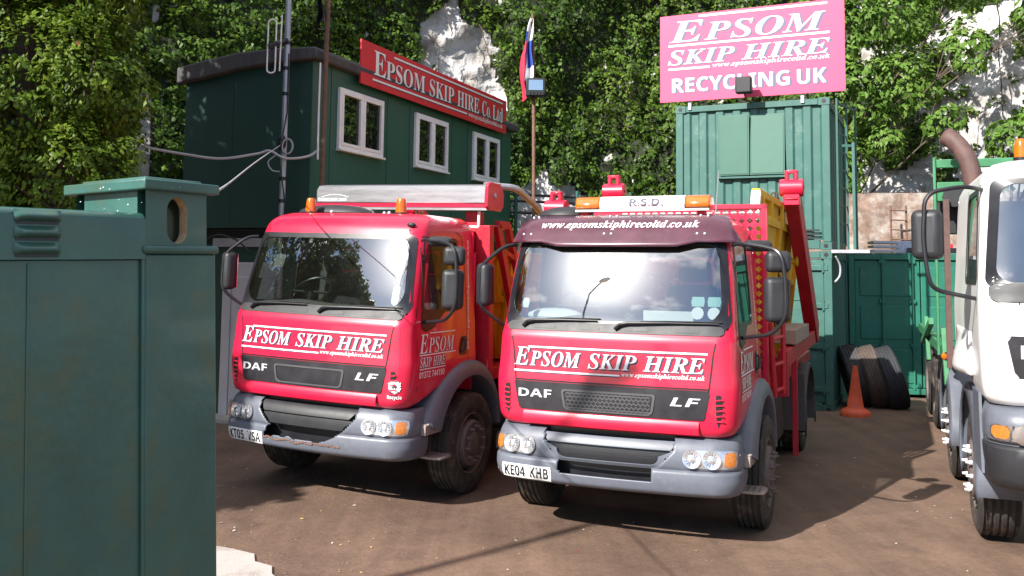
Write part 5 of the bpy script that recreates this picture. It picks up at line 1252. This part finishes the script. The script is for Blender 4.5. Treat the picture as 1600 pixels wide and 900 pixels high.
# ------------------------------------------------------------------ tyres and cone
tl = ('grey worn tyre leaning against the lower container, behind the cone', 'brown dusty tyre leaning in the middle of the three', 'dark tyre at the right end of the leaning row')
def tyre_mb(sd):
    t = MB(); rad, h, ri = .50, .15, .29
    prof = [(-h*.9, ri), (-h, rad*.78), (-h*.97, rad*.9), (-h*.84, rad*.985)]
    for k in range(6): a = -h*.74+1.48*h*k/5; prof += [(a-.008, rad), (a-.003, rad-.012), (a+.003, rad-.012), (a+.008, rad)]
    prof += [(h*.84, rad*.985), (h*.97, rad*.9), (h, rad*.78), (h*.9, ri), (h*.7, ri-.005), (0, ri+.02), (-h*.7, ri-.005)]
    t.lathe(prof, (0, 0, 0), 'x', 56, closed=True)
    # cut the ribs into blocks: small sipes across the tread
    for k in range(72):
        a = 2*math.pi*k/72
        for j in range(5):
            x = -h*.6+1.2*h*j/4; aa = a+(.02 if j % 2 else -.02); c, s_ = math.cos(aa), math.sin(aa)
            t.add([(x-.019, c*(rad+.002)-s_*.006, s_*(rad+.002)+c*.006), (x+.019, c*(rad+.002)-s_*.014, s_*(rad+.002)+c*.014), (x+.019, c*(rad+.002)-s_*.008, s_*(rad+.002)+c*.008), (x-.019, c*(rad+.002)-s_*.0, s_*(rad+.002)+c*.0)], [(0, 1, 2, 3)], LAMPB)
    return t
TY = [mat('tyre_grey_wear', (.060, .056, .058), .9, var=.25, scale=9, bump=.2), mat('tyre_brown_dust', (.095, .070, .057), .95, var=.3, scale=9, bump=.2), mat('tyre_dark_wear', (.030, .032, .038), .85, var=.3, scale=9, bump=.2)]
for i, (u, v, Y) in enumerate(((1342, 583, 15.1), (1370, 585, 14.95), (1398, 585, 14.8))):
    t = tyre_mb(i); p = at(u, v, Y)
    o = t.build('tyre', TY[i], None, smooth=True, angle=30, loc=(p[0], p[1], .50), rot=(0, R(-14-1.5*i), R(-12))); tag(o, tl[i], 'tyre', 'tyres leaning by the container')
q = MB(); q.lathe([(0, .215), (.05, .212), (.075, .19), (.10, .14), (.12, .118), (.40, .075), (.68, .038), (.72, .034), (.72, .022), (.5, .05)], (0, 0, 0), 'z', 28)
tag(q.build('traffic_cone', CONE, None, smooth=True, angle=40, loc=(5.1, 13.95, gz(5.1, 13.95)+.002), rot=(R(2), 0, 0)), 'dirty orange traffic cone standing before the leaning tyres', 'cone')

# ------------------------------------------------------------------ gate on the left
GY = 3.0; PC = at(228, 344, GY); ga = .43
gp_ = thing('gate_pillar', 'square green steel gate pillar with a capped top and an oval slot', 'pillar', (PC[0], PC[1], 0), (0, 0, math.pi/2-ga))
# local x runs along the right-hand face (away from the camera), local y to the left
zz = lambda v: at(228, v, GY)[2]
w1, w2 = .275, .31; zc0, zc1, zm, zb = zz(294), zz(311), zz(397), zz(411)
q = MB(); q.box(0, w1+.045, 0, w2, 0, zb); q.build('shaft', GATE, gp_, bev=.006)
q = MB(); q.box(-.012, w1+.055, -.012, w2+.012, zb, zm); q.build('moulding', GATE, gp_, bev=.012, seg=3)
th = .035; q = MB(); xc, zcc = w1*.50, (zm+zc1)/2-.005
for yy, s_ in ((0, 1), (w2, -1)):
    fnp = lambda a, b, off, yy=yy, s_=s_: (a, yy+s_*(-off), b)
    O = rrect(0, w1, zm, zc1, .0006); I = rrect(xc-.046, xc+.046, zcc-.077, zcc+.077, .0455)
    q.ring([(a, yy, b) for a, b in O], [(a, yy, b) for a, b in I], GATE); q.ring([(a, yy+s_*th, b) for a, b in O], [(a, yy+s_*th, b) for a, b in I], GATE); q.ring([(a, yy, b) for a, b in I], [(a, yy+s_*th, b) for a, b in I], BARE)
q.box(0, .012, th+.001, w2-th-.001, zm, zc1, GATE); q.box(w1-.012, w1, th+.001, w2-th-.001, zm, zc1, GATE); q.build('pillar_head', GATE, gp_)
q = MB(); q.box(-.030, w1+.035, -.030, w2+.03, zc1, zc0); q.box(0.01, w1-.01, .01, w2-.01, zc0, zc0+.012); q.build('cap', GATE, gp_, bev=.008, seg=3)
q = MB()
for k in range(16):
    f = random.random(); yy = random.uniform(.0, w2); 
    if f < .5: x, y, z = -.0012, yy, random.uniform(zm+.03, zc1-.01)
    elif f < .8: x, y, z = -.0312, random.uniform(-.03, w2+.02), random.uniform(zc1+.005, zc0-.003)
    else: x, y, z = random.uniform(0, w1), -.0312, random.uniform(zc1+.005, zc0)
    s_ = random.uniform(.0008, .0022)
    if x < 0 and f < .8: q.add([(x, y-s_*1.6, z-s_*.5), (x, y+s_, z-s_), (x, y+s_*1.5, z+s_*.6), (x, y-s_, z+s_)], [(0, 1, 2, 3)])
    else: q.add([(x-s_*1.5, y, z-s_), (x+s_, y, z-s_), (x+s_*1.4, y, z+s_), (x-s_, y, z+s_*.7)], [(0, 1, 2, 3)])
q.build('paint_chip', GATEW, gp_)
gl_ = thing('gate_leaf', 'open green steel gate leaf with louvre vents, hung on the pillar', 'gate', (PC[0], PC[1], 0), (0, 0, math.atan2(-.88, -.476)))
# local x runs from the pillar towards the camera, local y points to the viewer's right
zt_ = zz(347); zr = zz(419); LL = 1.45
q = MB(); q.box(.0, LL, -.055, -.012, .05, zr); q.build('lower_panel', GATE, gl_, bev=.004)
q = MB(); q.box(.0, LL, -.06, .0, zr, zt_-.02); q.tube([(0, -.03, zt_-.028), (LL, -.03, zt_-.028)], .03, 12); q.build('top_panel', GATE, gl_, smooth=True, angle=40)
def tpx(u):
    lo, hi = 0, 1.4
    for _ in range(40):
        m_ = (lo+hi)/2; uu, vv = prj(np.array([PC[0]-.476*m_, PC[1]-.88*m_, 2.2]))
        if uu > u: lo = m_
        else: hi = m_
    return lo
xa, xb = tpx(94), tpx(20)
for k in range(3):
    z0 = zz(366)-.047*k-.0
    q = MB(); n = 8
    q.grid(lambda u, v: (xa+(xb-xa)*u, .001+.026*math.sin(math.pi*min(1, v*1.0))*min(1, min(u, 1-u)*7)**.5*(.35+.65*(1-v)), z0+.034*v), lin(0, 1, 17), lin(0, 1, 9)); q.grid(lambda u, v: (xa+(xb-xa)*u, .001+.0*v, z0+.002*v), lin(0, 1, 5), lin(0, 1, 2))
    q.add([(xa+.006, .0015, z0-.008), (xb-.006, .0015, z0-.008), (xb-.006, .0015, z0+.001), (xa+.006, .0015, z0+.001)], [(0, 1, 2, 3)], BLACK); pass
    q.build('louvre', GATE, gl_, smooth=True)
xs_ = tpx(48); q = MB(); q.box(xs_-.004, xs_+.004, -.012, -.0085, .05, zr-.01); q.box(.0, .012, -.012, -.002, .05, zr); q.build('weld_seam', GATE, gl_, bev=.002)

tilt = Matrix.Translation((PC[0], PC[1], 2.3)) @ Matrix.Rotation(-.043, 4, 'Y') @ Matrix.Translation((-PC[0], -PC[1], -2.3))
for o in (gp_, gl_): o.matrix_world = tilt @ (Matrix.Translation(o.location) @ o.rotation_euler.to_matrix().to_4x4())

# ------------------------------------------------------------------ white lorry on the right
wt = thing('tipper_lorry', 'white lorry with a green body frame and rusty exhaust stack, cut by the right edge', 'lorry', (TW[0], TW[1], TW[4]), (0, 0, -TW[2]))
WTAB = [(1.17, 1.20, .06), (1.22, 1.235, .015), (1.4, 1.25, 0), (1.75, 1.255, 0), (1.90, 1.25, .02), (1.97, 1.245, .06), (2.3, 1.225, .13), (2.72, 1.195, .21), (2.80, 1.16, .27), (2.87, 1.08, .40), (2.905, .95, .60)]
CW = Cab(WTAB, .07, .15, 2.08); WF = CW.front
def holeW(x, y, z):
    if y < CW.y2(z)-.02 and inpoly(x, z, -1.17, 1.17, -1.12, 1.12, 1.99, 2.70): return True
    return inpoly(y, z, .42, 1.12, .50, 1.12, 2.02, 2.66) and abs(x) > 1.1
mb, top, ctr = CW.shell([1.17, 1.19, 1.22, 1.28, 1.35, 1.45, 1.55, 1.65, 1.75, 1.83, 1.9, 1.94, 1.97, 1.99, 2.02]+lin(2.06, 2.62, 12)+[2.64, 2.67, 2.70, 2.74, 2.79, 2.82, 2.86, 2.89, 2.905], holeW, 0, lambda x, y: 1.17+max(0, min(1, (y-.55)/.9))*.22)
n = len(top); mb.add(list(top)+[ctr], [(i, i+1, n) for i in range(n-1)]+[(n-1, 0, n)]); mb.box(-1.2, 1.2, 2.06, 2.08, 1.2, 2.7); bw = mb.build('cab_body', WHITEP, wt, smooth=True, angle=50)
q = MB(); ringmap(q, rrect(-1.205, 1.205, 1.955, 2.73, .07, x0t=-1.15, x1t=1.15), rrect(-1.14, 1.14, 2.0, 2.69, .10, x0t=-1.095, x1t=1.095), WF, .005, None, lip=.012); q.build('windscreen_seal', BLACK, wt, smooth=True)
q = MB(); patch(q, rrect(-1.16, 1.16, 1.98, 2.70, .1, x0t=-1.11, x1t=1.11), WF, .001, None, 30, 14); q.build('windscreen', GL, wt, smooth=True)
q = MB(); patch(q, rrect(-1.19, 1.19, 1.865, 1.99, .05), WF, .010, None, 26, 5, lip=.01); q.build('wiper_cowl', GREYD, wt, smooth=True)
q = MB(); q.box(-1.1, 1.1, .35, .8, 1.75, 1.98); q.box(-.75, -.25, .95, 1.15, 1.7, 2.5); q.build('dashboard', SEATM, wt)
WS = lambda y, z, off=0: CW.side(-1, y, z, off)
q = MB(); ringmap(q, rrect(.36, 1.16, 1.98, 2.68, .07, x0t=.44), rrect(.41, 1.12, 2.02, 2.64, .07, x0t=.49), WS, .005, None, lip=.012); q.build('door_seal', BLACK, wt, smooth=True)
q = MB(); patch(q, rrect(.39, 1.14, 2.0, 2.66, .07, x0t=.47), WS, -.004, None, 10, 8); q.build('side_window', GLS, wt, smooth=True)
q = MB()
for pts in ([(.30, 1.2), (.30, 1.8), (.33, 2.3), (.40, 2.70), (1.24, 2.72), (1.24, 1.4)],):
    A = [WS(y-.005, z, .003) for y, z in pts]; B = [WS(y+.005, z, .003) for y, z in pts]; q.add(A+B, [(i, i+1, len(pts)+i+1, len(pts)+i) for i in range(len(pts)-1)])
q.build('panel_gap', GREYD, bw); q = MB()
for pts in ([(-1.02, 1.87), (-.97, 1.60), (-.93, 1.2)],):
    A = [WF(x-.005, z, .003) for x, z in pts]; B = [WF(x+.005, z, .003) for x, z in pts]; q.add(A+B, [(i, i+1, len(pts)+i+1, len(pts)+i) for i in range(len(pts)-1)])
q.build('panel_gap', GREYD, bw)
q = MB(); patch(q, rrect(-1.06, 1.06, 1.36, 1.64, .03, x0t=-1.10, x1t=1.10), WF, .008, None, 20, 5, lip=.01); gq = q.build('grille_panel', BLACKP, wt, smooth=True)
q = MB(); letters(q, 'DAF', 'sansb', WF, -1.02, -.62, 1.49, .09, None, .014); q.build('lettering', SILVER, gq)
q = MB(); q.grid(lambda u, v: (-1.25-.09*math.sin(math.pi*v*.5)*math.sin(math.pi*min(1, u*1.2)), .75+1.15*u, 1.62-.32*v-.0*u), lin(0, 1, 10), lin(0, 1, 8)); q.build('side_fairing', WHITEP, bw, smooth=True, solid=.02)
WB = Cab([(.60, 1.17, .10), (.63, 1.20, .03), (.75, 1.22, -.01), (.88, 1.23, -.02), (.905, 1.215, .0), (.912, 1.21, .005), (.94, 1.225, -.03), (1.05, 1.225, -.04), (1.12, 1.21, -.01), (1.16, 1.18, .05)], .07, .20, .75)
mb, top, ctr = WB.shell([.60, .615, .63, .68, .75, .82, .88, .895, .903], lambda x, y, z: False); mb.build('lower_bumper', GREYD, wt, smooth=True, angle=40, solid=.012)
mb, top, ctr = WB.shell([.905, .912, .925, .94, .98, 1.02, 1.05, 1.09, 1.12, 1.14, 1.16], lambda x, y, z: False)
mb.build('bumper', GREYP, wt, smooth=True, angle=40, solid=.012)
q = MB(); BFw = WB.front; patch(q, rrect(-1.20, -.72, .945, 1.045, .03, e=4), BFw, .010, CHROME, 12, 5, lip=.01); patch(q, rrect(-1.195, -1.10, .955, 1.04, .02, e=3), BFw, .013, AMBERI, 4, 4); patch(q, rrect(-1.09, -.96, .935, 1.05, .055, e=3), BFw, .015, CHROME, 6, 6); q.build('headlight', CHROME, wt, smooth=True)
q = MB(); patch(q, rrect(-1.205, -.71, .935, 1.055, .03, e=4), BFw, .020, None, 12, 5); q.build('headlight_glass', LENS, wt, smooth=True)
arm = bezier([(-1.19, .36, 2.66), (-1.32, .24, 2.68), (-1.58, .18, 2.63), (-1.60, .18, 2.3), (-1.575, .18, 2.05), (-1.54, .2, 1.94), (-1.25, .36, 1.88)])
mirror(wt, arm, [(-1.565, .26, 2.335, .21, .15, .36, -.25)])
q = MB(); q.lathe([(2.87, .055), (2.93, .055)], (-.88, .75, 0), 'z', 18, BLACK); bcn = q.build('beacon', BLACK, wt, smooth=True)
q = MB(); q.lathe([(2.93, .048), (3.0, .047), (3.05, .041), (3.07, .028), (3.075, .001)], (-.88, .75, 0), 'z', 18); q.build('beacon_lens', AMBER, bcn, smooth=True)
q = MB(); c = WF(-.95, 2.795, .01); q.box(c[0]-.11, c[0]+.11, c[1]-.02, c[1]+.02, c[2]-.022, c[2]+.022); q.build('marker_lamp', UPVC, wt, bev=.01)
for y in (1.40, 3.65):
    wheel(wt, -1.06, y, .50, rad=.50, side=-1, rimr=.30, studs=RIMW, width=.30); wheel(wt, 1.06, y, .50, rad=.50, side=1, rimr=.30, width=.30)
for y in (7.0, 8.35):
    for x in (-1.02, -.70, .70, 1.02): wheel(wt, x, y, .50, rad=.50, side=-1 if x < 0 else 1, front=False, width=.27, rimr=.30)
for y0 in (1.40, 3.65):
    q = MB(); secs = []
    for k in range(17):
        a = R(190-200*k/16); y, z = y0+.63*math.cos(a), .52+.66*math.sin(a); secs.append([(-.85, y, z), (-1.22, y, z), (-1.245, y-.02*math.cos(a), z-.06)])
    q.add([p for s_ in secs for p in s_], [(i*3+j, i*3+j+1, (i+1)*3+j+1, (i+1)*3+j) for i in range(16) for j in range(2)])
    q.build('wheel_arch', GREYP, wt, smooth=True, solid=.02)
q = MB(); q.grid(lambda u, v: (-1.235, .45+.42*u-.08*(1-v), .66+.55*v), lin(0, 1, 5), lin(0, 1, 5)); q.build('step_panel', GREYP, wt, solid=.02)
q = MB()
for x in (-.45, .35): q.box(x, x+.1, .6, 9.2, .8, 1.08)
q.box(-1.1, -.5, 4.6, 6.1, .5, 1.05); q.build('chassis_frame', BLACK, wt)
ex = MB(); ex.tube(bezier([(-1.02, 2.25, 2.2), (-1.06, 2.25, 2.92), (-1.10, 2.25, 3.12), (-1.20, 2.3, 3.28), (-1.27, 2.34, 3.33)]), .076, 16, caps=False); ex.build('exhaust_stack', EXHR, wt, smooth=True, solid=.012)
q = MB(); q.tube([(-1.0, 2.25, 1.2), (-1.0, 2.25, 2.25)], .12, 14); q.build('silencer', EXHR, wt, smooth=True)
q = MB(); q.box(-1.37, -1.345, 2.56, 2.61, 1.3, 3.16); q.box(1.34, 1.40, 2.55, 2.63, 1.1, 3.05); q.box(-1.34, 1.34, 2.56, 2.62, 3.06, 3.14)
q.box(-1.34, -1.0, 2.52, 2.66, 2.74, 2.92); q.beam((-1.18, 2.7, 1.22), (-1.18, 8.8, 1.25), .10, .12); q.beam((1.18, 2.7, 1.22), (1.18, 8.8, 1.25), .10, .12)
for y in (3.3, 6.2): q.beam((-1.24, y, .95), (-1.25, y+.2, 1.5), .05, .07)
q.beam((-1.26, 5.2, 1.5), (-1.26, 7.0, 1.15), .06, .08); q.build('body_frame', LGREEN, wt, bev=.006)
q = MB(); q.tube([(-1.2, 2.45, 2.78), (-1.2, 2.9, 2.78)], .10, 12); q.box(-1.34, -1.1, 2.75, 3.1, 2.45, 2.8); q.build('air_intake', GREYD, wt, smooth=True, angle=30)
q = MB(); q.box(-1.30, -1.25, 2.40, 2.46, 1.2, 2.75); q.build('stack_guard', EXHR, wt)
q = MB(); q.box(-1.28, -1.14, 2.95, 3.0, 1.22, 1.30); q.sphere((-1.28, 2.97, 1.26), .035, .035, .035, 10, 6, AMBER); q.build('side_marker', BLACK, wt)

# ------------------------------------------------------------------ street lamp behind the viewer, litter on the ground
sl_ = thing('street_lamp', 'tall grey street lamp outside the gate, seen mirrored in the windscreen', 'lamp', (-7.1, .35, 0))
q = MB(); q.tube([(0, 0, 0), (0, 0, 1.6), (0, 0, 1.65), (0, 0, 7.6)], [.085, .085, .055, .045], 10); q.tube(bezier([(0, 0, 7.5), (0, 0, 7.9), (.9, .3, 8.0)]), .035, 8); q.build('pole', GALV, sl_, smooth=True)
q = MB(); q.sphere((1.15, .38, 7.98), .32, .12, .07, 12, 6); q.build('lamp_head', GALV, sl_, smooth=True)
q = MB(); lm_ = [mat('litter_pale', (.6, .56, .5), .8), mat('litter_yellow', (.45, .34, .10), .8), mat('litter_red', (.45, .06, .08), .7), mat('litter_stone', (.26, .21, .18), .9)]
for k in range(520):
    Y = random.uniform(6.4, 13.5); X = random.uniform(-.34, .5)*Y
    if random.random() < .35: X = random.uniform(-.32, -.12)*Y
    s_ = random.uniform(.004, .011)*(1.9 if random.random() < .06 else 1); a = random.random()*6.28; z = gz(X, Y)+.003
    pts = [(X+s_*rr*math.cos(a+b), Y+s_*rr*math.sin(a+b), z+random.uniform(0, .006)) for b, rr in ((0, 1.4), (1.6, .9), (3.1, 1.2), (4.6, .8))]
    q.add(pts, [(0, 1, 2, 3)], lm_[random.choices((0, 1, 2, 3), (3, 4 if X < -.5 else 1, .3, 5))[0]])
tag(q.build('litter', lm_[0], None), 'scattered grit, leaf bits and litter on the dirt yard', 'litter', kind='stuff')
